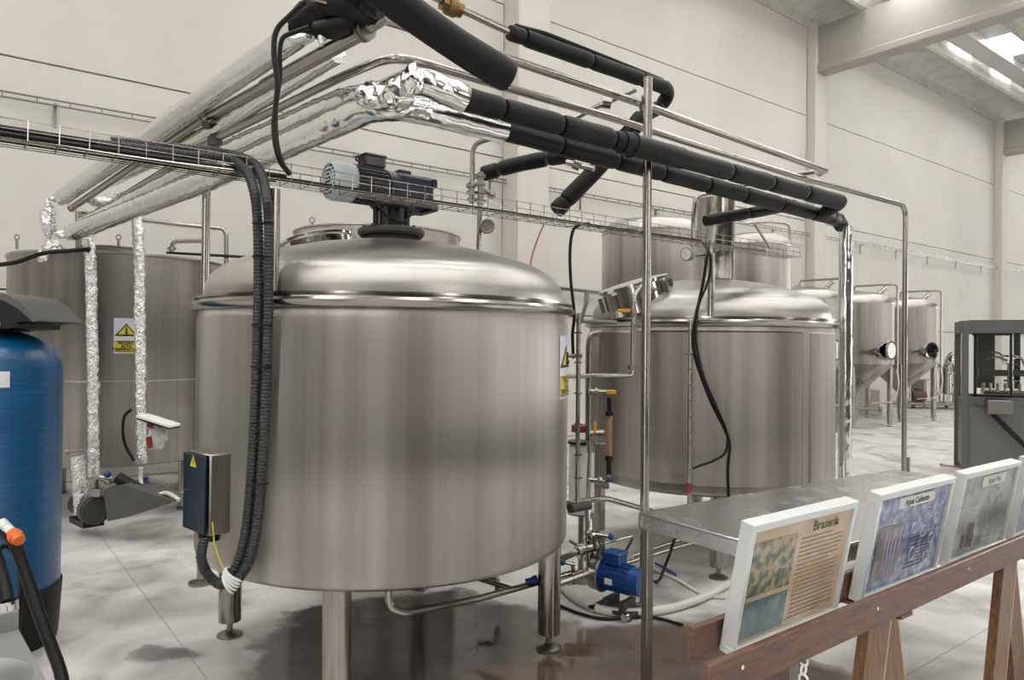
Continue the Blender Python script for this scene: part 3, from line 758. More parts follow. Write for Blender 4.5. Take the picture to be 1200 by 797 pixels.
fa = P(98, 258, 4.0)
q_ = [fa, P(253, 163, 2.95), P(330, 125, 2.62), P(400, 90, 2.40), P(455, 67, 2.28), PN(490, 72, 2.1), PN(577, 98, 2.1), PN(717, 138, 2.1), PN(800, 165, 2.1), PN(930, 206, 2.1), PN(1061, 241, 2.1)]
e = q_[-1]; foot2 = Vector((e.x, e.y, .0)) + ZV * .012 * H
mb = MB(); mb.tube(fillet(q_ + [foot2], .13, 8), .0150 * H, 16); t = thing('bare_pipe', 'long lower bare pipe dropping to the floor right of the second kettle', 'pipe', Vector((e.x, e.y, 0)), LB); part('tube', mb, 'pipe_steel', t)
mb = MB(); mb.lathe(Vector((e.x, e.y, 0)), [(0, 0), (.045 * H, 0), (.045 * H, .008 * H), (.015 * H, .014 * H)], 20); part('foot_plate', mb, 'mid_steel', t)

# upper black pipe with its foil-wrapped beginning
U0, U1 = PN(541, 115, 1.82), PN(985, 237, 1.82)
foam_pipe([U0, U1], .0365 * H, (.07, .18, .29, .42, .60, .73, .86), 'upper black foam pipe in front of the tall post')
mb = MB(); c = U0.lerp(U1, .335); mb.tube(resample([U0.lerp(U1, .31), U0.lerp(U1, .36), U0.lerp(U1, .46)], .02), .0405 * H, 22); mb.torus(c, .041 * H, .006 * H, axis=U, seg=24); solo('foam_collar', mb, 'foam', 'thicker black foam collar around the upper pipe beside the tall post', 'pipe insulation')
L0, L1 = PN(586, 152, 1.99), PN(984, 258, 1.99)
foam_pipe([L0, L1], .0355 * H, (.12, .25, .37, .50, .62, .75, .88), 'lower black foam pipe passing behind the tall post')
# U-bend between both at the right-hand end
foam_pipe([U1, U1 + U * .03 * H + N * .1 * H - ZV * .03 * H, L1 + U * .03 * H + N * .02 * H, L1 - ZV * .04 * H + U * .03 * H], .034 * H, (.5,), 'black foam end bend joining the two long pipes at right', 'insulated_bend')
# foil riser at right
ra = PN(988, 265, 1.99) + U * .03 * H; rb = Vector((ra.x, ra.y, .03))
mb = MB(); mb.tube(resample([ra, rb], .03), .0345 * H, 22, jit=.004); solo('foil_riser', mb, 'foil', 'foil wrapped vertical pipe at the right side of the second kettle', 'pipe', 'foil wrapped pipes')
# foil pipes near the corner (u direction) then turning back-left
FO = 'foil wrapped pipes'
def foil_pipe(pts, r, label, jit=.004, m='foil', rad=.15, g=FO, seg=24):
    f = resample(fillet(pts, rad, 8), .025); mb = MB(); mb.tube(f, r, seg, jit=jit); return solo('foil_pipe', mb, m, label, 'pipe', g)
foil_pipe([U0 + U * .02, PN(487, 92, 1.84), P(455, 110, 2.15), P(400, 118, 2.42), P(250, 185, 3.0), P(100, 262, 3.95)], .041 * H, 'upper of the two foil pipes that bend at the crumpled corner', .005)
foil_pipe([L0 + U * .02, PN(500, 130, 2.0), P(458, 122, 2.10), P(430, 127, 2.18), P(250, 208, 2.88), P(86, 272, 3.85)], .045 * H, 'lower of the two foil pipes that bend at the crumpled corner', .005)
# crumpled corner wrap
mb = MB()
for (px, py, z, r, sc) in ((437, 112, 2.10, .046, (1.3, 1, .8)), (462, 112, 2.06, .05, (1.2, 1, .8)), (482, 96, 1.98, .040, (.8, 1, 1.0)), (448, 120, 2.08, .04, (1.5, 1, .6))):
    mb.ball(P(px, py, z), r * H, 26, sc, jit=.28)
mb.add([P(462, 97, 2.0), P(487, 68, 2.0), P(488, 100, 1.97), P(470, 104, 1.98)], [(0, 1, 2, 3)], False)
solo('foil_corner_wrap', mb, 'foil', 'crumpled foil wrapping where the foil pipes turn the corner', 'foil wrap')
# upper group going back-left
foil_pipe([P(352, 38, 2.25), P(187, 152, 3.05), P(72, 232, 4.0)], .042 * H, 'topmost wide foil pipe from the black bundle towards the left tank', .003)
foil_pipe([P(395, 62, 2.32), P(240, 158, 3.0), P(130, 212, 3.9)], .034 * H, 'foil pipe below the coupled bare pipe at upper left', .003)
D0 = P(424, 38, 2.12); D1 = P(240, 138, 2.9); D2 = P(84, 244, 4.05)
t = thing('bare_pipe', 'bare steel pipe with a coupling, slanting down from the top towards the left tank', 'pipe', D2, 'slanting bare pipes')
mb = MB(); mb.tube([P(455, 18, 2.05), D0, D1, D2], .0180 * H, 18); part('tube', mb, 'pipe_steel', t)
mb = MB(); dv = (D1 - D0).normalized(); mb.cyl(D0 - dv * .03 * H, D0 - dv * .018 * H, .030 * H, 24); mb.cyl(D0 - dv * .012 * H, D0, .030 * H, 24); mb.cyl(D0 - dv * .02 * H, D0, .026 * H, 24); part('coupling', mb, 'mid_steel', t)
mb = MB(); mb.cyl(D0, D0 + dv * 1.2 * H * .5, .0235 * H, 20); part('wide_section', mb, 'pipe_steel', t)
mb = MB(); mb.ball(D2, .022 * H, 12); part('end_cap', mb, 'mid_steel', t)
mb = MB(); c = P(243, 137, 2.88); mb.torus(c, .03 * H, .004 * H, axis=dv, seg=20, ms=6); mb.box(c - ZV * .035 * H, (.03 * H, .03 * H, .02 * H)); mb.cyl(c + ZV * .025 * H, c + ZV * .05 * H, .009 * H, 10); part('clamp', mb, 'castiron', t)
# clamp under the bare pipe on post A
mb = MB(); c = P(252, 166, 2.94); mb.box(c, (.05 * H, .03 * H, .035 * H)); mb.cyl(c, P(243, 160, 3.0), .012 * H, 10); solo('pipe_clamp', mb, 'castiron', 'small dark clamp holding the lower bare pipe to the left post', 'clamp')
# black bundle top left
mb = MB()
pts = [P(352, 34, 2.22), P(362, 22, 2.2), P(385, 12, 2.16), P(412, 8, 2.1), P(440, 8, 2.05)]
mb.tube(resample(spline(pts, 6), .02), .050 * H, 18, jit=.010)
mb.tube(resample(spline([P(372, 36, 2.14), P(395, 32, 2.12), P(415, 22, 2.1)], 6), .02), .028 * H, 14, jit=.008)
solo('foam_bundle', mb, 'foam', 'ragged black foam wrapped elbow at the top of the topmost foil pipe', 'pipe insulation')
mb = MB(); mb.ball(P(352, 45, 2.15), .03 * H, 20, (1.4, .8, .5), .4); mb.ball(P(377, 47, 2.13), .016 * H, 14, (.8, .8, 1.2), .4); solo('foil_scrap', mb, 'foil_crush', 'torn silver foil scraps below the black foam elbow', 'foil')
foam_pipe([P(405, -14, 1.98), P(436, 2, 1.98), P(448, 9, 1.98)], .036 * H, (.5,), 'short black foam pipe end cut off by the top edge of the picture')
# big black pipe close to camera
foam_pipe([P(430, -28, 1.66), P(455, -4, 1.68), P(530, 50, 1.76), P(597, 91, 1.84)], .0385 * H, (), 'thick black foam pipe slanting down, nearest the camera, with a cut end', )
# upper right pipe: bare, brass valve, foam
V0, V1 = PN(470, -22, 2.4), PN(604, 41, 2.4)
t = thing('bare_pipe', 'bare pipe with a brass valve leaving the top edge of the picture', 'pipe', V0, LB)
mb = MB(); mb.tube([V0, V1], .0150 * H, 16); part('tube', mb, 'pipe_steel', t)
mb = MB(); c = PN(529, 8, 2.4); dv = (V1 - V0).normalized(); mb.cyl(c - dv * .045 * H, c + dv * .045 * H, .030 * H, 6); mb.cyl(c - dv * .02 * H, c + dv * .02 * H, .036 * H, 18); mb.cyl(c, c + ZV * .06 * H, .018 * H, 12); VV = part('brass_valve', mb, 'brass', t)
mb = MB(); mb.cyl(c + ZV * .05 * H, c + ZV * .065 * H, .03 * H, 12); part('valve_head', mb, 'blk', VV)
foam_pipe([PN(597, 38, 2.4), PN(780, 103, 2.4)], .034 * H, (.08, .48, .82), 'foam pipe beginning at the brass valve pipe with a lengthwise seam strip')
mb = MB(); o_ = ZV * .012 * H
mb.tube([PN(604, 33, 2.4) + o_ * .8, PN(640, 43, 2.4) + o_, PN(690, 62, 2.4) + o_, PN(740, 82, 2.4) + o_, PN(776, 97, 2.4) + o_ * 1.1], .010 * H, 8, jit=.004); solo('foam_seam_strip', mb, 'foam', 'loose black seam strip along the top of the valve pipe foam', 'pipe insulation')
foam_pipe([PN(778, 101, 2.4), PN(784, 110, 2.42), PN(775, 124, 2.46), PN(752, 138, 2.5)], .036 * H, (.5,), 'black foam elbow at the top of the tall post', 'insulated_bend')
foam_pipe([P(752, 136, 3.15), P(735, 160, 3.15), P(700, 178, 3.3), P(640, 186, 3.4), P(600, 194, 3.45), P(566, 204, 3.5)], .036 * H, (.3, .62, .9), 'black foam branch pointing left with a closed round end, behind the long pipes')
foam_pipe([P(722, 170, 3.2), P(702, 196, 3.2), P(676, 222, 3.18), P(652, 247, 3.15)], .038 * H, (.85,), 'black foam branch slanting down towards the wire tray')
foam_pipe([P(826, 259, 3.42), P(860, 253, 3.45), P(895, 247, 3.55), P(930, 240, 3.7)], .028 * H, (.4,), 'short black foam branch with an open end beside the vent chimney')
mb = MB(); mb.tube([P(660, 146, 3.3), P(700, 125, 3.3), P(745, 105, 3.3)][::-1], .012 * H, 12); mb.cyl(P(706, 120, 3.25), P(716, 122, 3.25), .025 * H, 14); solo('bare_pipe', mb, 'pipe_steel', 'short bare cross pipe with union between the long pipes and the valve pipe', 'pipe', LB)
mb = MB(); mb.tube([P(664, 190, 3.1), P(696, 198, 3.05)], .013 * H, 12); mb.cyl(P(672, 191, 3.08), P(680, 194, 3.08), .024 * H, 14); solo('bare_pipe', mb, 'pipe_steel', 'short pipe stub with union below the lower black foam pipe', 'pipe', LB)
# small branch pipes right
mb = MB(); mb.tube(fillet([P(877, 216, 3.6), P(850, 222, 3.5), P(815, 230, 3.45), P(812, 262, 3.45), P(812, 300, 3.45)], .06), .0105 * H, 12); solo('bare_pipe', mb, 'pipe_steel', 'small bare pipe bending down left of the vent chimney', 'pipe', LB)

# valve riser behind dome of K1
rz = 3.35
t = thing('valve_riser', 'thin steel riser with stacked valves behind the front kettle dome', 'pipe', P(560, 305, rz))
mb = MB(); mb.tube(fillet([P(590, 161, rz - .2), P(572, 163, rz - .1), P(554, 170, rz), P(553, 225, rz)], .08), .0115 * H, 12); part('bent_pipe', mb, 'pipe_steel', t)
mb = MB(); mb.cyl(P(563, 205, rz), P(560, 340, rz), .0115 * H, 12); part('riser', mb, 'pipe_steel', t)
mb = MB()
for (px, py) in ((552, 218), (552, 226), (553, 234)): c = P(px, py, rz); mb.cyl(c - ZV * .006 * H, c + ZV * .006 * H, .024 * H, 14)
mb.cyl(P(552, 214, rz), P(553, 238, rz), .014 * H, 12); part('valve', mb, 'mid_steel', t); mb = MB(); mb.cyl(P(563, 202, rz), P(563.5, 240, rz), .014 * H, 12)
for (px, py) in ((563, 216), (564, 226), (564, 236), (563, 206)): c = P(px, py, rz); mb.cyl(c - ZV * .006 * H, c + ZV * .006 * H, .024 * H, 14)
part('valve', mb, 'mid_steel', t); mb = MB(); mb.cyl(P(563, 221, rz), P(577, 227, rz), .012 * H, 10); mb.ball(P(577, 229, rz), .017 * H, 10); part('valve', mb, 'mid_steel', t)
mb = MB(); c = P(571, 265, rz - .03); mb.cyl(c, c + Vector((0, .05, 0)), .030 * H, 20); mb.torus(c, .03 * H, .006 * H, axis=Vector((0, 1, 0)), seg=20); part('clamp_cap', mb, 'mid_steel', t)

# ================================================================== REAR TANKS
def plain_tank(cx, cy, R, bot, top, name, label, lid=None, group='storage tanks at the back wall', dome=.0, legs=True, seam=None, leg_a=.6):
    base = Vector((cx * H, cy * H, 0)); k = thing(name, label, 'tank', base, group)
    b = MB(); pr = [(0, bot), (R - .02, bot), (R - .004, bot + .006), (R, bot + .015)]
    if seam: b.torus(base + ZV * seam * H, R * H, .0025 * H, seg=96, ms=6)
    pr += [(R, top - .01)]
    b.lathe(base, [(r * H, h * H) for r, h in pr], 96); part('body', b, 'steel', k)
    l = MB()
    if dome: pr = [(R + .004, top - .015), (R + .006, top - .003), (R, top + .002), (R * .985, top + dome * .3), (R * .9, top + dome * .6), (R * .7, top + dome * .83), (R * .4, top + dome * .96), (0, top + dome)]
    else: pr = [(R + .002, top - .012), (R + .010, top - .008), (R + .010, top + .004), (R, top + .006), (R * .5, top + .03), (0, top + .036)]
    l.lathe(base, [(r * H, h * H) for r, h in pr], 96); part('top', l, 'steel_dome', k)
    if legs:
        for q in range(4):
            an = leg_a + q * PI / 2; lp = base + Vector((math.cos(an), math.sin(an), 0)) * (R - .06) * H
            x = MB(); x.cyl(lp + ZV * .02 * H, lp + ZV * bot * H, .033 * H, 20); lo = part('leg', x, 'pipe_steel', k)
            x = MB(); x.lathe(lp, [(0, 0), (.04 * H, .0), (.04 * H, .012 * H), (.015 * H, .025 * H)], 18); part('foot', x, 'mid_steel', lo)
    return k, base
# left storage tank
LT = Vector((math.sin(math.radians(-28.3)) * 5.2, math.cos(math.radians(-28.3)) * 5.2, 0))
TL, BL = plain_tank(LT.x, LT.y, .6, .30, 1.50, 'storage_tank', 'flat topped steel tank at left behind the foil risers and blue vessel', seam=.78, leg_a=2.75)
x = MB(); c = BL + Vector((.12, -.33, 0)) * H; c.z = 1.525 * H; x.lathe(c, [(.16 * H, -.02 * H), (.16 * H, .012 * H), (.17 * H, .014 * H), (.17 * H, .022 * H), (0, .03 * H)], 40); part('hatch', x, 'mid_steel', TL)
for px in (20, 139):
    x = MB(); x.cyl(P(px, 292, 4.3), P(px, 280, 4.3), .008 * H, 8); x.torus(P(px, 278, 4.3), .014 * H, .004 * H, axis=Vector((0, 1, 0)), seg=14, ms=6); part('lifting_eye', x, 'mid_steel', TL)
sign(BL, .6 * H, ang_of(BL, .6 * H, 148), (1 + .035) * H, .205, .325, TL, ('PELIGRO', 'ALTA', 'TEMPERATURA'))
# middle rear tank
a1_, a2_ = math.atan((343 - 600) / F), math.atan((537 - 600) / F); ac = (a1_ + a2_) / 2; dd_ = .6 / math.sin((a2_ - a1_) / 2)
TMk, BM = plain_tank(math.sin(ac) * dd_, math.cos(ac) * dd_, .6, .3, 1.80, 'storage_tank', 'flat topped steel tank showing just above the front kettle dome')
x = MB(); x.torus(P(366, 258, 5.1), .018 * H, .005 * H, axis=Vector((0, 1, 0)), seg=16, ms=6); x.cyl(P(366, 262, 5.1), P(366, 270, 5.1), .008 * H, 8); part('lifting_eye', x, 'mid_steel', TMk)
# tall tanks behind K2
plain_tank(*[(lambda a, d: (math.sin(a) * d, math.cos(a) * d))(math.atan((764 - 600) / F), 6.1)][0], .415, .3, 1.93, 'tall_tank', 'tall domed tank behind the second kettle, left of the vent chimney', dome=.13, group='tall tanks at the back wall')
plain_tank(*[(lambda a, d: (math.sin(a) * d, math.cos(a) * d))(math.atan((877 - 600) / F), 7.4)][0], .38, .3, 1.98, 'tall_tank', 'tall domed tank behind the second kettle, right of the vent chimney', dome=.13, group='tall tanks at the back wall')
x = MB(); x.tube(fillet([P(868, 262, 7.0), P(900, 260, 7.0), P(925, 262, 7.0), P(926, 338, 7.0)], .1), .012 * H, 10); solo('bare_pipe', x, 'pipe_steel', 'thin pipe hooping over the tall tank right of the chimney', 'pipe')
x = MB(); x.cyl(P(884, 262, 6.6), P(903, 292, 6.6), .012 * H, 8); solo('tank_ladder_rod', x, 'mid_steel', 'dark rod slanting across the tall tank right of the chimney', 'rod')

# conical fermenters ------------------------------------------------------------------------
def fermenter():
    base = Vector((0, 0, 0)); k = thing('fermenter', '', 'fermenter', base, 'conical fermenters')
    R = .47; b = MB(); sh_ = 1.60; cy0 = .82
    pr = [(R, cy0), (R, sh_)]; b.lathe(base, [(r * H, h * H) for r, h in pr], 72); part('body', b, 'steel', k)
    d = MB(); d.lathe(base, [(r * H, h * H) for r, h in [(R + .004, sh_ - .008), (R + .004, sh_ + .004), (R * .98, sh_ + .05), (R * .9, sh_ + .09), (R * .7, sh_ + .13), (R * .35, sh_ + .155), (.06, sh_ + .16), (.06, sh_ + .18), (0, sh_ + .18)]], 72); part('dome', d, 'steel_dome', k)
    c = MB(); c.lathe(base, [(r * H, h * H) for r, h in [(R + .004, cy0 + .006), (R + .004, cy0 - .006), (R - .01, cy0 - .02), (.05, .40), (.04, .33), (0, .33)]], 72); part('cone', c, 'steel', k)
    for q in range(4):
        an = -2.05 + q * PI / 2; lp = Vector((math.cos(an), math.sin(an), 0)) * (R - .05) * H
        l = MB(); l.cyl(lp + ZV * .03 * H, lp + ZV * .80 * H, .032 * H, 18); lo = part('leg', l, 'pipe_steel', k)
        l = MB(); l.lathe(lp, [(0, 0), (.035 * H, .0), (.035 * H, .01 * H), (.012 * H, .018 * H), (.012 * H, .035 * H)], 14); part('foot', l, 'polished', lo)
    # manway low on the body, facing the camera's right, lid swung open
    an = -1.25; d0 = Vector((math.cos(an), math.sin(an), 0)); s0 = Vector((-d0.y, d0.x, 0)); mc_ = d0 * (R + .02) * H + ZV * .99 * H
    x = MB(); x.lathe(mc_, [(.105 * H, -.04 * H), (.105 * H, .03 * H), (.12 * H, .035 * H), (.12 * H, .045 * H), (.095 * H, .045 * H), (.095 * H, -.02 * H)], 36, axis=d0); mwy = part('manway_ring', x, 'polished', k)
    x = MB(); x.cyl(mc_ - d0 * .012 * H, mc_ - d0 * .01 * H, .094 * H, 30); part('manway_opening', x, 'blk', mwy)
    an2 = an + .3; dl = (d0 + s0 * .3 + ZV * .0).normalized()
    lc = mc_ + d0 * .075 * H + s0 * .02 * H
    x = MB(); x.lathe(lc, [(0, .02 * H), (.08 * H, .012 * H), (.11 * H, .0), (.12 * H, -.008 * H), (.12 * H, -.02 * H), (.10 * H, -.02 * H), (.09 * H, -.005 * H), (0, .005 * H)], 36, axis=-dl); part('manway_lid', x, 'polished', k)
    x = MB(); x.cyl(lc + dl * .022 * H, lc + dl * .024 * H, .098 * H, 30); part('lid_face', x, 'dial', [c_ for c_ in k.children if c_.name.startswith('manway_lid')][0])
    x = MB(); x.cyl(mc_ + s0 * .1 * H, lc, .012 * H, 8); x.cyl(mc_ - s0 * .12 * H + d0 * .03 * H, mc_ - s0 * .22 * H + d0 * .06 * H - ZV * .03 * H, .02 * H, 10); x.ball(mc_ - s0 * .22 * H + d0 * .06 * H - ZV * .03 * H, .03 * H, 10); x.ball(mc_ - s0 * .16 * H + d0 * .06 * H - ZV * .06 * H, .022 * H, 10)
    part('hinge', x, 'castiron', k)
    # pipe hoop over the top and down the right side
    rr = .52; an = -.75; o = Vector((math.cos(an), math.sin(an), 0))
    x = MB(); x.tube(fillet([Vector((0, 0, (sh_ + .17) * H)), Vector((0, 0, (sh_ + .235) * H)), o * rr * H + ZV * (sh_ + .235) * H, o * rr * H + ZV * .75 * H], .09), .013 * H, 10); part('cleaning_pipe', x, 'pipe_steel', k)
    x = MB(); x.tube(spline([o * rr * H + ZV * .75 * H, o * (rr + .02) * H + ZV * .55 * H, o * (rr - .05) * H + ZV * .35 * H, o * (rr - .3) * H + ZV * .3 * H]), .009 * H, 8); part('drain_hose', x, 'hose', k)
    x = MB(); x.cyl(Vector((0, 0, .34 * H)), Vector((0, 0, .20 * H)), .03 * H, 12); x.cyl(Vector((-.45 * H, -.1 * H, .24 * H)), Vector((.30 * H, -.1 * H, .22 * H)), .014 * H, 10); x.ball(Vector((-.2 * H, -.1 * H, .235 * H)), .03 * H, 10); x.cyl(Vector((0, 0, .235 * H)), Vector((0, -.1 * H, .235 * H)), .02 * H, 10); x.ball(Vector((.30 * H, -.1 * H, .22 * H)), .035 * H, 10); part('outlet_valve', x, 'mid_steel', k)
    x = MB()
    for zz in (0, 1): x.cyl(Vector((.2 * H, -.18 * H, (sh_ + .10) * H)), Vector((.30 * H, -.24 * H, (sh_ + .21) * H)), .028 * H, 10)
    part('relief_valve', x, 'polished', k)
    return k
FB = fermenter()
def copy_tree(o, parent=None):
    c = o.copy(); C.objects.link(c)
    if parent: c.parent = parent
    for ch_ in list(o.children): copy_tree(ch_, c)
    return c
FC = copy_tree(FB); FA = copy_tree(FB)
def swing(root, dv, ang):
    for c_ in root.children:
        if c_.name.startswith('manway_lid'):
            piv = Vector((math.cos(-1.25), math.sin(-1.25), 0)) * .5 * H + ZV * .99 * H
            Mx = Matrix.Translation(piv + dv) @ Matrix.Rotation(ang, 4, 'Z') @ Matrix.Rotation(.35, 4, 'X') @ Matrix.Translation(-piv)
            c_.matrix_basis = Mx
swing(FC, Vector((.12, -.10, -.10)) * H, .75)
FB.location = (P(1001, 400, 9.6).x, 9.6 * H, 0); FC.location = (P(1055, 400, 10.5).x, 10.5 * H, 0); FA.location = (P(945, 400, 8.7).x, 8.9 * H, 0)
FB['label'] = 'conical fermenter with white-faced open manway lid, between foil riser and bent pipe'
FC['label'] = 'conical fermenter farthest right, its open manway lid swung to the side'
FA['label'] = 'fermenter showing only its domed top behind the second kettle'

# small skid of equipment in the far back
sk = thing('filter_skid', 'small steel filter skid with two upright cylinders by the far wall', 'machine', P(1090, 478, 12.6))
g0 = PZ(1090, 478, 0)
x = MB(); x.box(g0 + ZV * .08 * H, (.95 * H, .5 * H, .05 * H), bev=.01); x.box(g0 + ZV * .3 * H + Vector((-.2, 0, 0)) * H, (.05 * H, .4 * H, .4 * H)); part('base_frame', x, 'mid_steel', sk)
for dx in (-.40, .40):
    for dy in (-.2, .2): x = MB(); x.cyl(g0 + Vector((dx, dy, 0)) * H, g0 + Vector((dx, dy, .06)) * H, .03 * H, 10); part('foot', x, 'castiron', sk)
for dx, r in ((.04, .085), (.26, .10)):
    x = MB(); x.lathe(g0 + Vector((dx * H, -.1 * H, 0)), [(0, .22 * H), (r * H, .26 * H), (r * H, .70 * H), (r * .8 * H, .76 * H), (.02 * H, .79 * H), (.02 * H, .83 * H), (0, .83 * H)], 24); part('filter_vessel', x, 'pipe_steel', sk)
    x = MB()
    for q in range(3): t = q * 2.1; x.cyl(g0 + Vector((dx * H + math.cos(t) * r * .8 * H, -.1 * H + math.sin(t) * r * .8 * H, .1 * H)), g0 + Vector((dx * H + math.cos(t) * r * .8 * H, -.1 * H + math.sin(t) * r * .8 * H, .28 * H)), .014 * H, 8)
    part('vessel_legs', x, 'mid_steel', sk)
x = MB(); x.tube(fillet([g0 + Vector((-.45, -.2, .1)) * H, g0 + Vector((-.45, -.2, .5)) * H, g0 + Vector((-.1, -.2, .5)) * H, g0 + Vector((-.1, -.2, .1)) * H], .05), .012 * H, 8)
x.tube(fillet([g0 + Vector((.15, -.25, .1)) * H, g0 + Vector((.15, -.25, .62)) * H, g0 + Vector((.38, -.25, .62)) * H, g0 + Vector((.38, -.25, .1)) * H], .05), .012 * H, 8)
x.cyl(g0 + Vector((.3, -.28, .42)) * H, g0 + Vector((.48, -.28, .34)) * H, .02 * H, 8); part('piping', x, 'polished', sk)
x = MB(); x.cyl(g0 + Vector((-.42, -.18, .22)) * H, g0 + Vector((-.2, -.18, .22)) * H, .085 * H, 18); x.box(g0 + Vector((-.3, -.18, .32)) * H, (.1 * H, .1 * H, .06 * H)); part('pump_motor', x, mat('dull_maroon_paint', (.10, .045, .045), .5), sk, 'dull maroon pump motor')
bxx = MB(); g1 = PZ(1014, 486, 0); bxx.box(g1 + Vector((0, .0, .22)) * H, (.36 * H, .2 * H, .34 * H), bev=.02); bxx.box(g1 + Vector((0, .0, .03)) * H, (.40 * H, .25 * H, .05 * H)); M['wrap'] = mat('pale_wrap', (.55, .50, .43), .5); solo('wrapped_crate', bxx, 'wrap', 'pale wrapped crate on the floor beneath the nearer open fermenter', 'crate')

# ================================================================== BENCH (steel table)
bl = PZ(748, 600, .545); brp = PZ(1046, 550, .545)
ux = (brp - bl).normalized(); nx_ = Vector((ux.y, -ux.x, 0)); Ln = (brp - bl).length; Wd = .50 * H
tb = thing('steel_bench', 'long stainless steel work bench in front of the second kettle', 'table', Vector((bl.x, bl.y, 0)) + ux * Ln / 2 + nx_ * Wd / 2)
ctr = bl + ux * Ln / 2 + nx_ * Wd / 2
x = MB(); x.box(ctr - ZV * .0035 * H, (Ln, Wd, .007 * H), x=ux, bev=.004); part('table_top', x, 'sheet_steel', tb)
x = MB(); hh = .036 * H
for s1 in (-1, 1):
    x.box(ctr + nx_ * s1 * (Wd / 2 - .012) - ZV * (.007 * H + hh / 2), (Ln, .022, hh), x=ux); x.box(ctr + ux * s1 * (Ln / 2 - .012) - ZV * (.007 * H + hh / 2), (.022, Wd - .046, hh), x=ux)
part('apron', x, 'sheet_steel', tb)
for a_, b_ in ((0, 0), (1, 0), (0, 1), (1, 1)):
    c = bl + ux * (.030 + a_ * (Ln - .06)) + nx_ * (.030 + b_ * (Wd - .06))
    x = MB(); x.box(Vector((c.x, c.y, (.545 - .043) * H / 2 + .012)), (.04, .04, (.545 - .043) * H - .024), x=ux, bev=.003); l = part('leg', x, 'mid_steel', tb)
    x = MB(); x.cyl(Vector((c.x, c.y, 0)), Vector((c.x, c.y, .026)), .018, 12); part('foot', x, 'blk', l)
# stub pipe behind bench
g0 = PN(1064.5, 536, 2.25); x = MB(); x.cyl(Vector((g0.x, g0.y, 0)), g0, .010 * H, 12); solo('pipe_stub', x, 'mid_steel', 'short upright pipe stub behind the right end of the bench', 'pipe')

# ================================================================== NOTICE BOARD RAIL AND BOARDS
rh0, rh1 = .463, .522
RL0 = tat_ = .905
rs = thing('display_stand', 'varnished wooden stand with two rails holding the framed notices', 'stand', UN(1.6, .74, 0))
def rail(t_0, t_1, n_, name):
    x = MB(); x.box(UN((t_0 + t_1) / 2, n_, (rh0 + rh1) / 2), ((t_1 - t_0) * H, .014 * H, (rh1 - rh0) * H), x=U, bev=.003)
    return part('rail', x, 'wood_rail', rs)
r1 = rail(.905, 2.25, .690, 'rail'); rail(1.005, 2.25, .800, 'rail')
for t_ in (.985, 1.42, 1.85):
    x = MB(); x.cyl(UN(t_, .6828, .500), UN(t_, .6812, .500), .004 * H, 12); part('screw', x, 'polished', r1)
def aframe(t_):
    for sg in (-1, 1):
        w_ = .088; tt_, tb2 = t_ + sg * .050, t_ + sg * .165
        x = MB(); x.prism([UN(tt_ - w_ / 2, .712, .454), UN(tt_ + w_ / 2, .712, .454), UN(tb2 + w_ / 2, .712, 0), UN(tb2 - w_ / 2, .712, 0)], N * (.022 * H)) if sg < 0 else x.prism([UN(tt_ - w_ / 2, .750, .454), UN(tt_ + w_ / 2, .750, .454), UN(tb2 + w_ / 2, .750, 0), UN(tb2 - w_ / 2, .750, 0)], N * (.022 * H))
        lg = part('leg', x, 'wood_leg', rs)
        nn = .712 if sg < 0 else .750
        x = MB(); x.prism([UN(tt_ + w_ / 2 + .0005, nn, .453), UN(tt_ + w_ / 2 + .006, nn, .453), UN(tb2 + w_ / 2 + .006, nn, .001), UN(tb2 + w_ / 2 + .0005, nn, .001)], N * .022 * H); part('leg_edge', x, 'wood_edge', lg)
for t_ in (tat(1038, .73), tat(1177, .73) + .05):
    x = MB(); x.box(UN(t_, .745, .4585), (.05 * H, .124 * H, .008 * H), x=U); part('cross_piece', x, 'wood_rail', rs)
aframe(tat(1038, .73)); aframe(tat(1177, .73) + .05)

def board_print(kind):
    m = bpy.data.materials.new('printed_' + kind); m.use_nodes = True; nt = m.node_tree; b = nt.nodes['Principled BSDF']; L = nt.links.new
    b.inputs['Roughness'].default_value = .25; b.inputs['Coat Weight'].default_value = .15
    tc_ = nt.nodes.new('ShaderNodeTexCoord')
    n = nt.nodes.new('ShaderNodeTexNoise'); n.inputs['Detail'].default_value = 8
    cr = nt.nodes.new('ShaderNodeValToRGB'); e = cr.color_ramp.elements
    st_ = {'sand': (6, [(.3, (.42, .31, .21)), (.7, (.53, .42, .30))]),
           'malt': (14, [(.30, (.05, .08, .08)), (.46, (.09, .13, .10)), (.56, (.28, .25, .14)), (.66, (.38, .25, .20)), (.78, (.45, .40, .33))]),
           'teal': (9, [(.3, (.06, .11, .13)), (.6, (.11, .18, .19)), (.75, (.22, .28, .26))]),
           'blue': (13, [(.3, (.06, .08, .19)), (.5, (.15, .18, .32)), (.6, (.26, .31, .46)), (.75, (.42, .44, .55))]),
           'brown': (8, [(.3, (.11, .09, .10)), (.6, (.20, .17, .17)), (.75, (.33, .30, .32))]),
           'grey': (9, [(.3, (.15, .18, .17)), (.55, (.25, .29, .27)), (.75, (.38, .41, .38))]),
           'pale': (9, [(.3, (.30, .33, .31)), (.75, (.45, .47, .45))]),
           'lav': (7, [(.3, (.30, .30, .42)), (.75, (.42, .42, .52))])}[kind]
    n.inputs['Scale'].default_value = st_[0] * 2.2; n.inputs['Distortion'].default_value = .3
    while len(e) < len(st_[1]): e.new(.5)
    for i, (p, c) in enumerate(st_[1]): e[i].position = p; e[i].color = (*c, 1)
    L(tc_.outputs['Object'], n.inputs['Vector']); L(n.outputs['Fac'], cr.inputs[0]); L(cr.outputs[0], b.inputs['Base Color'])
    return m
for kx in ('sand', 'malt', 'teal', 'blue', 'brown', 'grey', 'pale', 'lav'): M['p_' + kx] = board_print(kx)
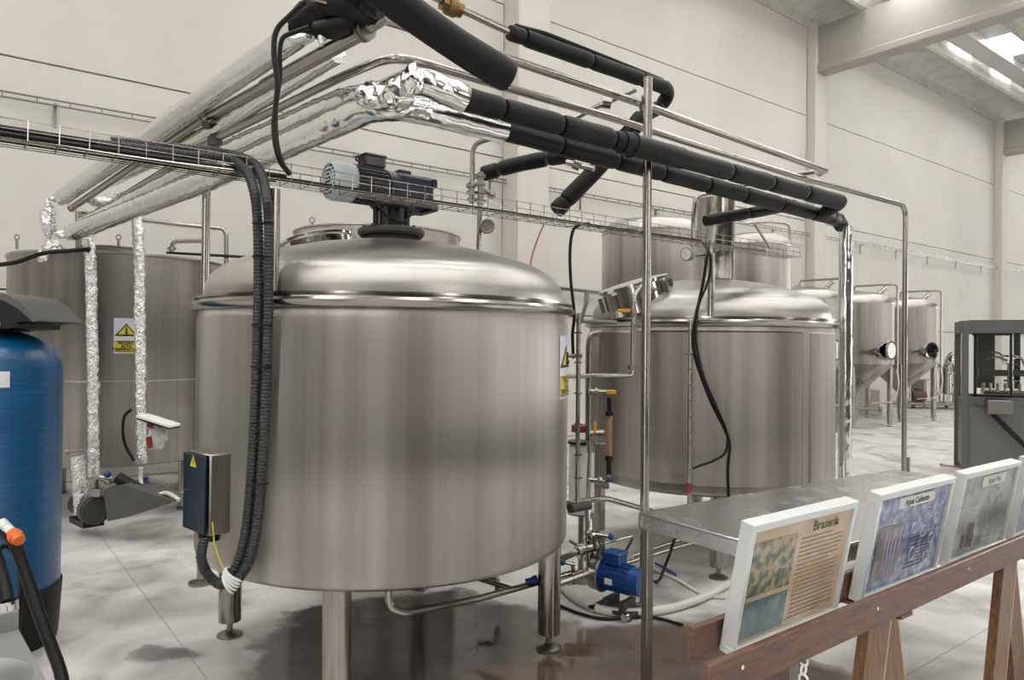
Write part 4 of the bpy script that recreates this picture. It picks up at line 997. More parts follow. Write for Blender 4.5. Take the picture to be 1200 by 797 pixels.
M['ink'] = mat('green_ink', (.03, .07, .03), .5); M['ink2'] = mat('brown_ink', (.24, .17, .11), .5); M['ink3'] = mat('dark_ink', (.03, .03, .05), .5)
M['cream'] = mat('cream_label', (.62, .62, .58), .4); M['ink4'] = mat('grey_ink', (.12, .13, .12), .5)

def board(t_0, t_1, label, kind):
    h0, h1 = .463, .700; nb_, ntp = .766, .722
    k = thing('framed_notice', label, 'framed notice', UN((t_0 + t_1) / 2, .75, h0), 'framed notices on the rail')
    W_ = (t_1 - t_0) * H; up_ = (UN(0, ntp, h1) - UN(0, nb_, h0)); Hh = up_.length; up_.normalize(); out = up_.cross(U).normalized()
    if out.dot(N) > 0: out = -out
    o0 = UN(t_0, nb_, h0)
    def Q(x_, y_, z_): return o0 + U * x_ * W_ + up_ * y_ * Hh + out * z_
    fwid = .024; dp = .046
    x = MB()
    x.box(Q(.5, 0, 0) + up_ * fwid / 2 - out * dp / 2, (W_, fwid, dp), x=U, y=up_, z=out, bev=.002); x.box(Q(.5, 1, 0) - up_ * fwid / 2 - out * dp / 2, (W_, fwid, dp), x=U, y=up_, z=out, bev=.002)
    for xx, s1 in ((0, 1), (1, -1)): x.box(Q(xx, .5, 0) + U * s1 * fwid * .36 - out * dp / 2, (fwid * .72, Hh - fwid * 2 + .002, dp), x=U, y=up_, z=out, bev=.002)
    part('frame', x, 'frame', k)
    def patch(name, x0, x1, y0, y1, z_, m, lab=None):
        x = MB(); x.box((Q(x0, y0, 0) + Q(x1, y1, 0)) / 2 + out * z_, ((x1 - x0) * W_, (y1 - y0) * Hh, .001), x=U, y=up_, z=out); return part(name, x, m, k, lab)
    x0, x1, y0, y1 = .03, .97, .05, .95
    if kind == 0:
        patch('poster', x0, x1, y0, y1, -.012, 'p_sand')
        patch('photo_print', .05, .44, .42, .84, -.0105, 'p_malt'); patch('photo_print', .05, .44, .09, .38, -.0105, 'p_teal'); 
        t = text_mesh('Braseria', .046, Q(.72, .855, -.0105), U, up_, 0, .0003); part('title', t, 'ink', k)
        ln = MB()
        for j in range(19):
            yy = .775 - j * .036; w1 = random.uniform(.88, .93) if j % 6 else .80; cx_ = .49; 
            while cx_ < w1:
                wl_ = random.uniform(.02, .06); ln.box((Q(cx_, yy, 0) + Q(min(cx_ + wl_, w1), yy, 0)) / 2 - out * .0105, (wl_ * W_, .0042, .0008), x=U, y=up_, z=out); cx_ += wl_ + .01
        part('text_lines', ln, 'ink2', k)
    elif kind == 1:
        patch('poster', x0, x1, y0, y1, -.012, 'p_blue'); patch('photo_print', .10, .42, .14, .66, -.0105, 'p_brown')
        cy_ = MB()
        for j in range(5): cy_.cyl(Q(.2 + j * .045, .16, -.0105), Q(.2 + j * .045, .62, -.0105), .004, 8)
        part('pipe_picture', cy_, 'p_lav', k)
        for (rx, ry, rr) in ((.72, .70, .034), (.72, .70, .016), (.56, .56, .02), (.70, .50, .022), (.86, .60, .022), (.84, .40, .02), (.60, .30, .024), (.80, .22, .02), (.90, .78, .015)):
            rg = MB(); rg.torus(Q(rx, ry, -.011), rr, .0035, axis=out, seg=22, ms=6); part('ring_motif', rg, 'p_lav', k)
        patch('label_plate', .28, .76, .80, .905, -.0095, 'cream'); part('title', text_mesh('Agua Caliente', .034, Q(.52, .85, -.0088), U, up_, 0, .0008), 'ink3', k)
        ln = MB()
        for j in range(9):
            yy = .46 - j * .036; cx_ = .52
            while cx_ < .82:
                wl_ = random.uniform(.02, .05); ln.box(Q(cx_ + wl_ / 2, yy, -.0105), (wl_ * W_, .0036, .0008), x=U, y=up_, z=out); cx_ += wl_ + .012
        part('text_lines', ln, 'ink3', k)
    elif kind == 2:
        patch('poster', x0, x1, y0, y1, -.012, 'p_grey'); patch('photo_print', .06, .42, .16, .60, -.0105, 'p_pale')
        patch('label_plate', .36, .78, .79, .905, -.0095, 'cream'); part('title', text_mesh('Agua Fria', .036, Q(.57, .847, -.0088), U, up_, 0, .0006), 'ink4', k)
        cy_ = MB(); cy_.cyl(Q(.30, .16, -.0105), Q(.30, .42, -.0105), .018, 14); cy_.cyl(Q(.20, .16, -.0105), Q(.20, .30, -.0105), .010, 14); part('tank_picture', cy_, 'p_brown', k)
        ln = MB()
        for j in range(11):
            yy = .52 - j * .034; cx_ = .50
            while cx_ < .88:
                wl_ = random.uniform(.02, .05); ln.box(Q(cx_ + wl_ / 2, yy, -.0105), (wl_ * W_, .0034, .0008), x=U, y=up_, z=out); cx_ += wl_ + .012
        part('text_lines', ln, 'ink4', k)
        for (rx, ry, rr) in ((.60, .66, .026), (.74, .62, .02), (.66, .72, .02)): rg = MB(); rg.torus(Q(rx, ry, -.011), rr, .003, axis=out, seg=20, ms=6); part('ring_motif', rg, 'p_pale', k)
    else:
        patch('poster', x0, x1, y0, y1, -.012, 'p_lav')
    bk = MB(); bk.box(Q(.5, .5, -.034), (W_ * .95, Hh * .9, .004), x=U, y=up_, z=out); part('backing', bk, 'cab', k)
board(1.075, 1.425, 'framed notice titled Braseria, leftmost and nearest on the wooden rail', 0)
board(1.520, 1.885, 'blue framed notice titled Agua Caliente, between the sand-coloured and grey ones', 1)
board(1.945, 2.310, 'grey-green framed notice titled Agua Fria, right of the blue one', 2)
board(2.375, 2.75, 'lilac framed notice cut off by the right edge of the picture', 3)
# extend stand for the last boards
x = MB(); x.box(UN(2.55, .690, (rh0 + rh1) / 2), (.6 * H, .014 * H, (rh1 - rh0) * H), x=U, bev=.003); part('rail', x, 'wood_rail', rs)
x = MB(); x.box(UN(2.55, .800, (rh0 + rh1) / 2), (.6 * H, .014 * H, (rh1 - rh0) * H), x=U, bev=.003); part('rail', x, 'wood_rail', rs)
aframe(2.7)
# chain hanging below rail
x = MB()
for j in range(7):
    c = UN(1.19, .70, .468 - j * .016); x.torus(c, .008 * H, .0022 * H, axis=(U if j % 2 else N), seg=14, ms=6)
solo('hanging_chain', x, 'white', 'short white chain hanging below the front wooden rail', 'chain')

# ================================================================== BOTTLING MACHINE
mx = PZ(1127, 556, 0); fx = Vector((math.cos(-.436), math.sin(-.436), 0)); dx_ = Vector((-fx.y, fx.x, 0)); mw_ = 1.3 * H; md = .5 * H; mh = P(1127, 375, mx.y / H).z
bmn = thing('bottling_machine', 'grey cabinet bottling machine with glazed upper guards at the right edge', 'machine', mx + fx * mw_ / 2 + dx_ * md / 2)
def BQ(a, b, h): return mx + fx * a * H + dx_ * b * H + ZV * h
x = MB(); x.box(BQ(.65, .25, .30 * H + .04), (1.26 * H, .46 * H, .56 * H), x=fx, bev=.005); part('lower_cabinet', x, 'cab2', bmn)
x = MB(); pw = .045 * H
for a, b in ((.0225, .0225), (.0225, .4775), (1.2775, .0225), (1.2775, .4775)): x.box(BQ(a, b, mh / 2), (pw, pw, mh - .02), x=fx, bev=.004)
for b in (.0225, .4775): x.box(BQ(.65, b, mh - .055 * H), (1.21 * H, pw, .10 * H), x=fx); x.box(BQ(.65, b, .60 * H), (1.21 * H, pw, .06 * H), x=fx)
for a in (.0225, 1.2775): x.box(BQ(a, .25, mh - .055 * H), (pw, .41 * H, .10 * H), x=fx)
x.box(BQ(.65, .25, mh - .01 * H), (1.2 * H, .42 * H, .02 * H), x=fx); part('frame', x, 'cab', bmn)
x = MB(); x.box(BQ(.09, .012, (.63 * H + mh - .105 * H) / 2), (.02 * H, .02 * H, mh - .735 * H), x=fx); x.box(BQ(.33, .012, (.63 * H + mh - .105 * H) / 2), (.016 * H, .02 * H, mh - .735 * H), x=fx); x.box(BQ(.2, .012, mh - .115 * H), (.26 * H, .02 * H, .02 * H), x=fx); x.box(BQ(.2, .012, .64 * H), (.26 * H, .02 * H, .02 * H), x=fx)
dr_ = part('guard_door', x, 'blk', bmn)
x = MB(); x.tube(fillet([BQ(.125, -.005, .86 * H), BQ(.125, -.03, .86 * H), BQ(.125, -.03, .78 * H), BQ(.125, -.005, .78 * H)], .02), .006 * H, 8); part('handle', x, 'blk', dr_)
x = MB(); x.box(BQ(.65, .010, (.63 * H + mh - .105 * H) / 2), (1.2 * H, .006, mh - .735 * H), x=fx); part('glass_pane', x, 'glass', bmn)
x = MB(); x.box(BQ(.20, .28, (.63 * H + mh) / 2), (.12 * H, .06 * H, mh - .75 * H), x=fx); x.box(BQ(.42, .30, (.63 * H + mh) / 2), (.04 * H, .04 * H, mh - .75 * H), x=fx); x.box(BQ(.35, .2, .82 * H), (.42 * H, .06 * H, .05 * H), x=fx); part('column', x, 'castiron', bmn)
x = MB(); x.box(BQ(.36, .18, .665 * H), (.4 * H, .15 * H, .03 * H), x=fx, bev=.01)
for q in range(6): x.cyl(BQ(.16 + q * .05, .12, .68 * H), BQ(.16 + q * .05, .12, .74 * H), .012 * H, 10)
x.torus(BQ(.36, .15, .76 * H), .05 * H, .008 * H, seg=20); x.torus(BQ(.36, .15, .96 * H), .055 * H, .008 * H, seg=20)
x.tube(spline([BQ(.2, .12, 1.0 * H), BQ(.28, .1, .97 * H), BQ(.3, .1, .9 * H), BQ(.4, .1, .95 * H), BQ(.44, .1, .88 * H)]), .008 * H, 8)
x.tube(spline([BQ(.18, .12, .93 * H), BQ(.25, .1, .95 * H), BQ(.32, .1, .92 * H)]), .01 * H, 8); x.cyl(BQ(.34, .1, .9 * H), BQ(.34, .1, .70 * H), .02 * H, 12); part('filling_head', x, 'pipe_steel', bmn)
x = MB(); x.box(BQ(.24, -.07, .56 * H), (.17 * H, .14 * H, .11 * H), x=fx, bev=.008); part('infeed_box', x, 'mid_steel', bmn)
x = MB(); x.box(BQ(.22, -.07, .6185 * H), (.13 * H, .11 * H, .006 * H), x=fx); part('belt', x, 'blk', bmn)
x = MB(); x.cyl(BQ(.20, -.02, .50 * H), BQ(.55, -.03, .12 * H), .018 * H, 10); part('brace', x, 'blk', bmn)
x = MB()
for a, b in ((.0225, .0225), (1.2775, .0225), (1.2775, .4775), (.0225, .4775)): x.cyl(BQ(a, b, 0), BQ(a, b, .02), .02 * H, 10)
part('feet', x, 'blk', bmn)
x = MB(); g = PZ(1103, 546, 0); x.tube(spline([g + ZV * .012, g + Vector((.12, -.1, .012)), g + Vector((.3, -.12, .012)), g + Vector((.5, -.3, .012))]), .012, 8); x.ball(g + ZV * .016, .022, 8); solo('floor_hose', x, 'redhose', 'thin reddish hose on the floor at the foot of the bottling machine', 'hose')

# ================================================================== BLUE VESSEL, SINK, HOSES (left foreground)
bvx = P(-10, 400, 2.40); bv = Vector((bvx.x, bvx.y, 0)); Rb = .205
bt = thing('water_treatment_vessel', 'tall blue resin pressure vessel with black control head at the left edge', 'vessel', bv)
x = MB(); pr = [(0, .165), (Rb - .004, .17), (Rb, .2), (Rb, .90), (Rb * .985, .935), (Rb * .93, .965), (Rb * .8, .995), (Rb * .6, 1.015), (Rb * .42, 1.028), (.06, 1.035), (0, 1.035)]
x.lathe(bv, [(r * H, h * H) for r, h in pr], 72); part('shell', x, 'blue_vessel', bt)
x = MB(); x.lathe(bv, [(0, .0), (Rb - .004, .0), (Rb - .002, .02), (Rb + .005, .19), (Rb + .0, .195), (Rb + .0, .17)][0:6] and [(r * H, h * H) for r, h in [(0, .0), (Rb - .008, .0), (Rb - .004, .02), (Rb + .006, .19), (Rb + .001, .192)]], 72); part('base_boot', x, 'rubber', bt)
x = MB(); x.cyl(bv + ZV * 1.03 * H, bv + ZV * 1.065 * H, .105 * H, 32); x.lathe(bv + ZV * 1.035 * H, [(.085 * H, 0), (.11 * H, .004 * H), (.11 * H, .012 * H), (.085 * H, .016 * H)], 32)
NK = part('neck', x, 'blk', bt)
x = MB(); ctrh = bv + ZV * 1.09 * H
# cowl: profile in the picture plane extruded in depth
cow = [(-.26, .045), (.05, .055), (.125, .045), (.17, .02), (.21, -.015), (.222, -.03), (.205, -.028), (.185, -.027), (.155, -.035), (.15, -.05), (.05, -.058), (-.26, -.058)]
rt_ = Vector((math.cos(.0), 0, 0)); x.prism([ctrh + Vector((a * H, -.12 * H, b * H)) for a, b in cow], Vector((0, .24 * H, 0))); HD = part('control_head', x, 'blk', bt)
x = MB(); x.prism([ctrh + Vector((a * H, -.123 * H, b * H)) for a, b in [(-.26, .060), (.05, .068), (.13, .058), (.18, .03), (.23, -.025), (.218, -.03), (.17, .012), (.12, .038), (.05, .047), (-.26, .045)]], Vector((0, .246 * H, 0))); part('cowl', x, 'cab', bt)
x = MB(); x.box(ctrh + Vector((.07 * H, -.1235 * H, .022 * H)), (.04 * H, .004, .008 * H)); x.box(ctrh + Vector((-.02 * H, -.1235 * H, -.002 * H)), (.13 * H, .004, .003 * H)); part('silver_label', x, 'white', HD)
x = MB(); x.torus(ctrh + Vector((.105 * H, -.122 * H, -.038 * H)), .008 * H, .003 * H, axis=Vector((0, 1, 0)), seg=16, ms=6); part('screw_ring', x, 'mid_steel', HD)
a0 = ang_of(bv, Rb * H, 1); 
x = MB(); vs = []
for k in range(7):
    a = a0 - .12 + .24 * k / 6; d = Vector((math.cos(a), math.sin(a), 0))
    for z in (.905 * H, .855 * H): vs.append(bv + d * (Rb * H + .002) + ZV * z)
x.add(vs, [(2 * k, 2 * k + 1, 2 * k + 3, 2 * k + 2) for k in range(6)]); lb_ = part('sticker', x, 'white', bt)
# sink / basin
sh_ = .52
c1 = PZ(21, 750, sh_); 
sx = thing('wash_basin', 'grey metal wash basin cut off at the lower left corner', 'basin', Vector((c1.x - .35, c1.y - .25, 0)))
E = PZ(22, 738, sh_); Fp = PZ(56, 800, sh_); ed = (Fp - E).normalized(); ed.z = 0; sd = Vector((-ed.y, ed.x, 0))
if sd.x > 0: sd = -sd
corner = E; Lw = .62; Ld = .60
bc_ = corner + ed * Lw * .5 + sd * Ld * .5; bc_.z = sh_ * H
bowl = PZ(-58, 806, sh_); rb_ = .16
# deck with a round hole
x = MB(); n = 40; vs = []; 
def rect_pt(a):
    c, s = math.cos(a), math.sin(a); cc = bc_
    k_ = 1e9
    for comp, half, o in ((c, Ld / 2, (bowl - cc).dot(sd)), (s, Lw / 2, (bowl - cc).dot(ed))):
        if comp > 1e-6: k_ = min(k_, (half - o) / comp)
        elif comp < -1e-6: k_ = min(k_, (-half - o) / comp)
    return bowl + sd * c * k_ + ed * s * k_
angs = sorted([k * 2 * PI / n for k in range(n)] + [math.atan2((cc_ - bowl).dot(ed), (cc_ - bowl).dot(sd)) % (2 * PI) for cc_ in [bc_ + sd * i * Ld / 2 + ed * j * Lw / 2 for i in (-1, 1) for j in (-1, 1)]])
n = len(angs)
for a in angs:
    vs.append(bowl + sd * math.cos(a) * rb_ + ed * math.sin(a) * rb_); vs.append(rect_pt(a))
for a in angs:
    vs.append(rect_pt(a) - ZV * .05)
fs = [(2 * k, 2 * k + 1, 2 * ((k + 1) % n) + 1, 2 * ((k + 1) % n)) for k in range(n)] + [(2 * k + 1, 2 * n + k, 2 * n + (k + 1) % n, 2 * ((k + 1) % n) + 1) for k in range(n)]
x.add(vs, fs, False); part('deck', x, 'basin', sx)
x = MB(); x.lathe(bowl, [(rb_, 0), (rb_ - .008, -.006), (rb_ - .02, -.03), (rb_ - .045, -.10), (rb_ - .08, -.125), (0, -.13)], 40); part('bowl', x, 'basin', sx)
x = MB(); x.box(corner - ed * .006 + sd * Ld / 2 + ZV * .025, (Ld, .012, .055), x=sd, bev=.002); part('splashback', x, 'basin', sx)
x = MB(); x.box(Vector((bc_.x, bc_.y, (sh_ * H - .14) / 2)), (.1, .1, sh_ * H - .15)); x.cyl(Vector((bc_.x, bc_.y, sh_ * H - .15)), Vector((bc_.x, bc_.y, sh_ * H - .128)), .03, 12); part('pedestal', x, 'mid_steel', sx)
# hoses by the vessel
zb = 1.95
def hose(pts, r, lab, m='rubber', nm='rubber_hose'): return cable(pts, r, lab, nm, m, 'hose', 'hoses by the blue vessel')
h0_ = PZ(78, 800, 0)
hose([P(-12, 618, 1.9), P(4, 622, 1.88), P(16, 636, 1.87), P(24, 655, 1.86), P(36, 690, 1.84), P(46, 720, 1.82), P(58, 752, 1.80), P(70, 785, 1.78), P(76, 812, 1.76)], .0145 * H, 'thickest black hose, running from the orange fitting past the basin corner')
hose([P(-10, 640, 1.72), P(-2, 660, 1.72), P(5, 685, 1.70), P(9, 705, 1.68)], .0145 * H, 'black hose ending in a steel clamp above the basin')
hose([P(-8, 650, 1.90), P(6, 640, 1.92), P(17, 650, 1.94), P(25, 680, 1.94), P(22, 710, 1.92), P(20, 745, 1.9)], .0075 * H, 'thin black hose hanging between the two thicker ones')
x = MB(); a, b = P(9, 704, 1.68), P(10, 716, 1.68); x.cyl(a, b, .021 * H, 18); x.box(P(12, 707, 1.64), (.02, .02, .01)); solo('hose_clamp', x, 'polished', 'steel clamp round the hose end above the basin', 'clamp')
x = MB(); x.cyl(P(11, 714, 1.68), P(13, 730, 1.68), .0125 * H, 14); solo('brass_nozzle', x, 'brass', 'brass tail under the clamped hose end above the basin', 'nozzle')
x = MB(); x.cyl(P(15, 624, 1.85), P(23, 634, 1.83), .014 * H, 14); x.cyl(P(17, 627, 1.85), P(20, 631, 1.84), .018 * H, 10); solo('orange_hose_fitting', x, 'orange', 'orange plastic hose fitting in front of the blue vessel', 'fitting')
x = MB(); x.cyl(P(2, 612, 1.87), P(8, 618, 1.86), .012 * H, 12); x.cyl(P(8, 618, 1.86), P(15, 624, 1.85), .011 * H, 12); solo('white_hose_coupling', x, 'white', 'small white coupling beside the orange hose fitting', 'fitting')

# ================================================================== LEFT TANK PIPEWORK
zf = 3.93
foil_pipe([P(103, 272, zf), P(106, 300, zf), P(109, 430, zf), P(110, 558, zf)], .0285 * H, 'crushed foil riser left of the warning sign on the left tank', .010, 'foil_crush', .0)
foil_pipe([P(160, 252, zf - .02), P(163, 300, zf - .02), P(165, 430, zf - .02), P(166, 543, zf - .02)], .0275 * H, 'crushed foil riser overlapping the warning sign on the left tank', .010, 'foil_crush', .0)
foil_pipe([P(91, 534, 3.75), P(93, 560, 3.75), P(96, 602, 3.75)], .034 * H, 'short crushed foil pipe hanging to the pump below the left tank', .008, 'foil_crush', .0)
mb = MB()
for (px, py, z, r, sc) in ((70, 232, 4.0, .045, (1.2, .8, .6)), (57, 258, 4.02, .05, (.7, .7, 2.2)), (62, 290, 4.0, .045, (1.3, .8, .8)), (52, 300, 4.0, .035, (1, .8, 1.2)), (80, 275, 3.95, .04, (1.8, .8, .6)), (105, 270, 3.93, .036, (1.0, .9, .7))):
    mb.ball(P(px, py, z), r * H, 26, sc, jit=.5)
solo('foil_elbow_wrap', mb, 'foil_crush', 'heap of crumpled foil around the pipe elbows on the left tank top', 'foil wrap')
mb = MB(); mb.ball(P(122, 237, 3.95), .055 * H, 26, (1.5, .8, .5), .4); mb.ball(P(142, 228, 3.9), .03 * H, 16, (1.3, .8, .5), .4); solo('foil_scrap', mb, 'foil_crush', 'ragged foil lump between the slanting pipes above the left tank', 'foil')
mb = MB(); mb.cyl(P(92, 248, 4.0), P(92, 292, 4.0), .016 * H, 12); solo('support_post', mb, 'pipe_steel', 'short post on the left tank top under the slanting pipes', 'post', 'pipe support posts')
mb = MB(); mb.tube(fillet([P(96, 249, 4.05), P(200, 262, 4.2), P(262, 268, 4.2), P(265, 275, 4.2), P(265, 325, 4.2)], .08), .0125 * H, 12); solo('bare_pipe', mb, 'pipe_steel', 'bare pipe from the foil elbows bending down at the left post', 'pipe')
mb = MB(); mb.tube(fillet([P(201, 296, 4.3), P(202, 283, 4.3), P(243, 282, 4.3)], .06), .013 * H, 12); mb.cyl(P(201, 290, 4.3), P(201, 293, 4.3), .025 * H, 12); solo('bare_pipe', mb, 'pipe_steel', 'short bent outlet pipe on the right part of the left tank top', 'pipe')
mb = MB(); mb.tube([P(195, 296, 4.1), P(300, 302, 4.2)], .008 * H, 8); solo('power_cable', mb, 'cable', 'thin dark line stretched behind the front kettle from the left tank', 'cable')
cable([P(-6, 311, 3.85), P(20, 307, 3.85), P(50, 297, 3.85), P(80, 294, 3.88), P(106, 292, 3.9)], .012 * H, 'black hose lying across the left tank top to the foil riser', 'black_hose', 'cable', 'hose')
cable([P(154, 480, 3.88), P(146, 488, 3.88), P(144, 505, 3.88), P(147, 522, 3.88), P(157, 540, 3.88)], .008 * H, 'black cable loop beside the right-hand foil riser')
mb = MB(); mb.cyl(P(80, 530, 3.86), P(100, 527, 3.86), .008 * H, 8); mb.ball(P(79, 530, 3.86), .015 * H, 10); solo('valve_lever', mb, 'mid_steel', 'small lever valve on the left tank above the short foil pipe', 'valve')
# lid and bag
t = thing('instrument_housing', 'bagged instrument with pale lid fixed to the left tank side', 'instrument', P(180, 510, 3.85))
mb = MB(); a, b = P(167, 487, 3.83), P(205, 499, 3.80); mb.box((a + b) / 2, ((b - a).length, .10 * H, .016 * H), x=(b - a), bev=.006); part('lid', mb, 'white', t)
mb = MB(); mb.box((a + b) / 2 - ZV * .011 * H, ((b - a).length * .98, .098 * H, .007 * H), x=(b - a)); part('gasket', mb, 'blk', t)
mb = MB(); mb.ball(P(184, 512, 3.84), .055 * H, 24, (.9, .6, 1.1), .35); part('plastic_bag', mb, 'bag', t)
mb = MB(); mb.ball(P(176, 498, 3.82), .018 * H, 10); part('red_plug', mb, 'red', t); mb = MB(); mb.cyl(P(174, 512, 3.80), P(176, 525, 3.80), .014 * H, 10); part('red_plug', mb, 'red', t)
# pump under the left tank
pm = thing('transfer_pump', 'black transfer pump under the left tank between foil pipes and dark cover', 'pump', PZ(112, 612, 0))
c = P(110, 597, 3.72); axx = Vector((.75, -.66, 0)).normalized()
mb = MB(); mb.cyl(c - axx * .02 * H, c + axx * .03 * H, .075 * H, 28); mb.cyl(c + axx * .03 * H, c + axx * .05 * H, .055 * H, 24); mb.torus(c + axx * .03 * H, .06 * H, .008 * H, axis=axx, seg=28); part('volute', mb, 'castiron', pm)
mb = MB(); mb.cyl(c - axx * .02 * H, c - axx * .2 * H, .06 * H, 24); mb.box(c - axx * .1 * H - ZV * .075 * H, (.2 * H, .1 * H, .03 * H), x=axx); part('motor', mb, 'blk', pm)
mb = MB(); mb.cyl(P(111, 562, 3.72), P(112, 583, 3.72), .02 * H, 12); mb.box(P(113, 577, 3.70), (.05 * H, .03 * H, .04 * H)); mb.cyl(P(118, 560, 3.72), P(134, 562, 3.72), .018 * H, 12); mb.ball(P(128, 562, 3.72), .028 * H, 12); part('valve', mb, 'pipe_steel', pm)
mb = MB(); mb.ball(P(126, 556, 3.70), .018 * H, 10); part('blue_knob', mb, 'bluecap', pm); mb = MB(); mb.box(P(171, 567, 3.75), (.02 * H, .02 * H, .07 * H)); part('blue_handle', mb, 'bluecap', pm)
g1, g2, g3, g4 = P(122, 572, 3.68), P(146, 568, 3.68), P(212, 582, 3.75), P(128, 609, 3.62)
mb = MB(); mb.prism([P(121, 574, 3.62), P(145, 568, 3.62), P(205, 588, 3.62), P(150, 606, 3.62), P(126, 611, 3.62)], Vector((0, .16 * H, 0))); solo('pump_cover', mb, 'cab', 'dark grey folded sheet cover beside the pump under the left tank', 'cover')
mb = MB(); mb.cyl(P(138, 560, 3.7), P(168, 577, 3.7), .030 * H, 14); solo('corrugated_hose', mb, 'rubber', 'thick dark sleeve slanting down behind the pump cover', 'hose')
cable([P(165, 548, 3.75), P(165, 560, 3.75), P(168, 575, 3.7), P(178, 582, 3.68), P(195, 578, 3.66), P(210, 586, 3.64)], .011 * H, 'cream hose from the right foil riser curving under the left tank', 'cream_hose', 'hose', 'hose')
cable([P(175, 572, 3.9), P(190, 580, 3.9), P(215, 578, 3.95), P(235, 574, 4.0)], .008 * H, 'grey hose on the floor beneath the left tank', 'grey_hose', 'hose', 'hose')

# ================================================================== BETWEEN THE KETTLES
za = 2.70
r1_ = thing('gauge_riser', 'thin steel riser beside the warning sign of the front kettle', 'pipe', P(678, 600, za))
mb = MB(); mb.cyl(P(678, 367, za), P(676.5, 590, za), .0085 * H, 14); part('riser', mb, 'pipe_steel', r1_)
for y in (390, 416, 425, 461, 497, 533, 560): mb = MB(); c = P(677.5, y, za); mb.cyl(c - ZV * .002 * H, c + ZV * .002 * H, .016 * H, 12); part('clip', mb, 'castiron', r1_)
mb = MB(); mb.tube([P(664, 417, za), P(680, 417, za)], .007 * H, 10); mb.ball(P(679, 417, za), .012 * H, 10); part('tee', mb, 'mid_steel', r1_)
zb_ = 2.95
mb = MB(); mb.tube(fillet([P(655, 441, za), P(742, 440, zb_), P(741, 425, zb_), P(743, 345, zb_), P(755, 332, zb_ + .05), P(768, 340, zb_ + .08)], .10), .0095 * H, 14)
t = thing('feed_pipe', 'bent feed pipe with amber lever between the two kettles', 'pipe', P(742, 440, zb_)); part('tube', mb, 'pipe_steel', t)
mb = MB(); mb.cyl(P(741, 362, zb_), P(742, 372, zb_), .016 * H, 12); mb.cyl(P(740, 428, zb_), P(740, 433, zb_), .016 * H, 12); part('union', mb, 'mid_steel', t)
mb = MB(); mb.box(P(731, 364, zb_ - .03), (.048 * H, .012 * H, .014 * H), bev=.004); part('amber_lever', mb, 'amber', t)
mb = MB(); mb.tube(fillet([P(705, 390, 3.08), P(692, 392, 3.08), P(689.5, 405, 3.08), P(689, 620, 3.05)], .06), .0125 * H, 12); solo('bare_pipe', mb, 'pipe_steel', 'upright pipe left of the sight glass by the second kettle', 'pipe')
mb = MB(); mb.cyl(P(681, 375, 2.95), P(687, 355, 2.95), .008 * H, 8); mb.cyl(P(687, 355, 2.95), P(688, 341, 2.95), .010 * H, 8); mb.cyl(P(676, 376, 2.95), P(722, 378, 3.05), .009 * H, 8); solo('rim_bracket', mb, 'mid_steel', 'slim bracket rods between the two kettle rims', 'bracket')
# sight glass assembly
sg = thing('sight_glass', 'upright sight glass with amber liquid and yellow handles before the second kettle', 'gauge', P(714, 575, 2.98))
zs = 2.98
mb = MB(); mb.cyl(P(714, 487, zs), P(713.5, 537, zs), .0125 * H, 18); part('glass_tube', mb, 'glass_tube', sg)
mb = MB(); mb.cyl(P(714, 490, zs), P(713.5, 536, zs), .009 * H, 14); part('liquid', mb, mat('pale_wort', (.40, .24, .15), .3), sg)
mb = MB(); mb.cyl(P(714, 466, zs), P(714, 483, zs), .010 * H, 14); mb.cyl(P(714, 482, zs), P(714, 487.5, zs), .0175 * H, 14); mb.cyl(P(713.5, 537, zs), P(713.5, 556, zs), .011 * H, 14); mb.cyl(P(713.5, 534, zs), P(713.5, 540, zs), .017 * H, 14); part('end_fitting', mb, 'blk', sg)
mb = MB(); mb.box(P(716, 459.5, zs - .01), (.04 * H, .02 * H, .018 * H), bev=.005); mb.box(P(697, 501, zs - .01), (.010 * H, .012 * H, .05 * H), bev=.003); part('amber_handle', mb, 'amber', sg)
mb = MB(); mb.cyl(P(690, 459, zs), P(713, 460, zs), .0125 * H, 12); mb.cyl(P(697, 459, zs), P(700, 459, zs), .018 * H, 12); part('valve_body', mb, 'pipe_steel', sg); mb = MB(); mb.cyl(P(691, 508, zs), P(708, 507, zs), .013 * H, 12); part('valve_body', mb, 'pipe_steel', sg); mb = MB(); mb.cyl(P(713.5, 555, zs), P(712, 566, zs), .009 * H, 10); mb.cyl(P(712, 565, zs), P(690, 562, zs), .012 * H, 12); mb.ball(P(703, 563, zs), .018 * H, 10); mb.cyl(P(691, 515, zs), P(692, 530, zs), .016 * H, 10); part('valve_body', mb, 'pipe_steel', sg)
mb = MB(); mb.box(P(714, 563, zs - .03), (.035 * H, .012 * H, .012 * H), bev=.003); part('blue_handle', mb, 'bluecap', sg)
# canister with red cap
t = thing('canister', 'white canister with red cap between the front kettle and the risers', 'canister', P(680, 560, 3.1))
mb = MB(); mb.lathe(P(681, 600, 3.1), [(0, 0), (.055 * H, 0), (.055 * H, .28 * H), (.045 * H, .29 * H), (0, .29 * H)], 24); part('body', mb, 'white', t)
mb = MB(); c = P(681, 506, 3.1); mb.cyl(c, c + ZV * .028 * H, .042 * H, 20); part('red_cap', mb, 'red', t)
mb = MB(); c = P(681, 520, 3.1); mb.cyl(c, c + ZV * .012 * H, .057 * H, 20); part('black_band', mb, 'blk', t)
cs = thing('small_stand', 'small steel floor stand carrying the white canister', 'stand', Vector((P(681, 600, 3.1).x, 3.1 * H, 0)))
c = P(681, 600, 3.1); mb = MB(); mb.cyl(Vector((c.x, c.y, .01)), c - ZV * .012, .012 * H, 10); mb.cyl(c - ZV * .012, c, .06 * H, 20); part('column', mb, 'mid_steel', cs)
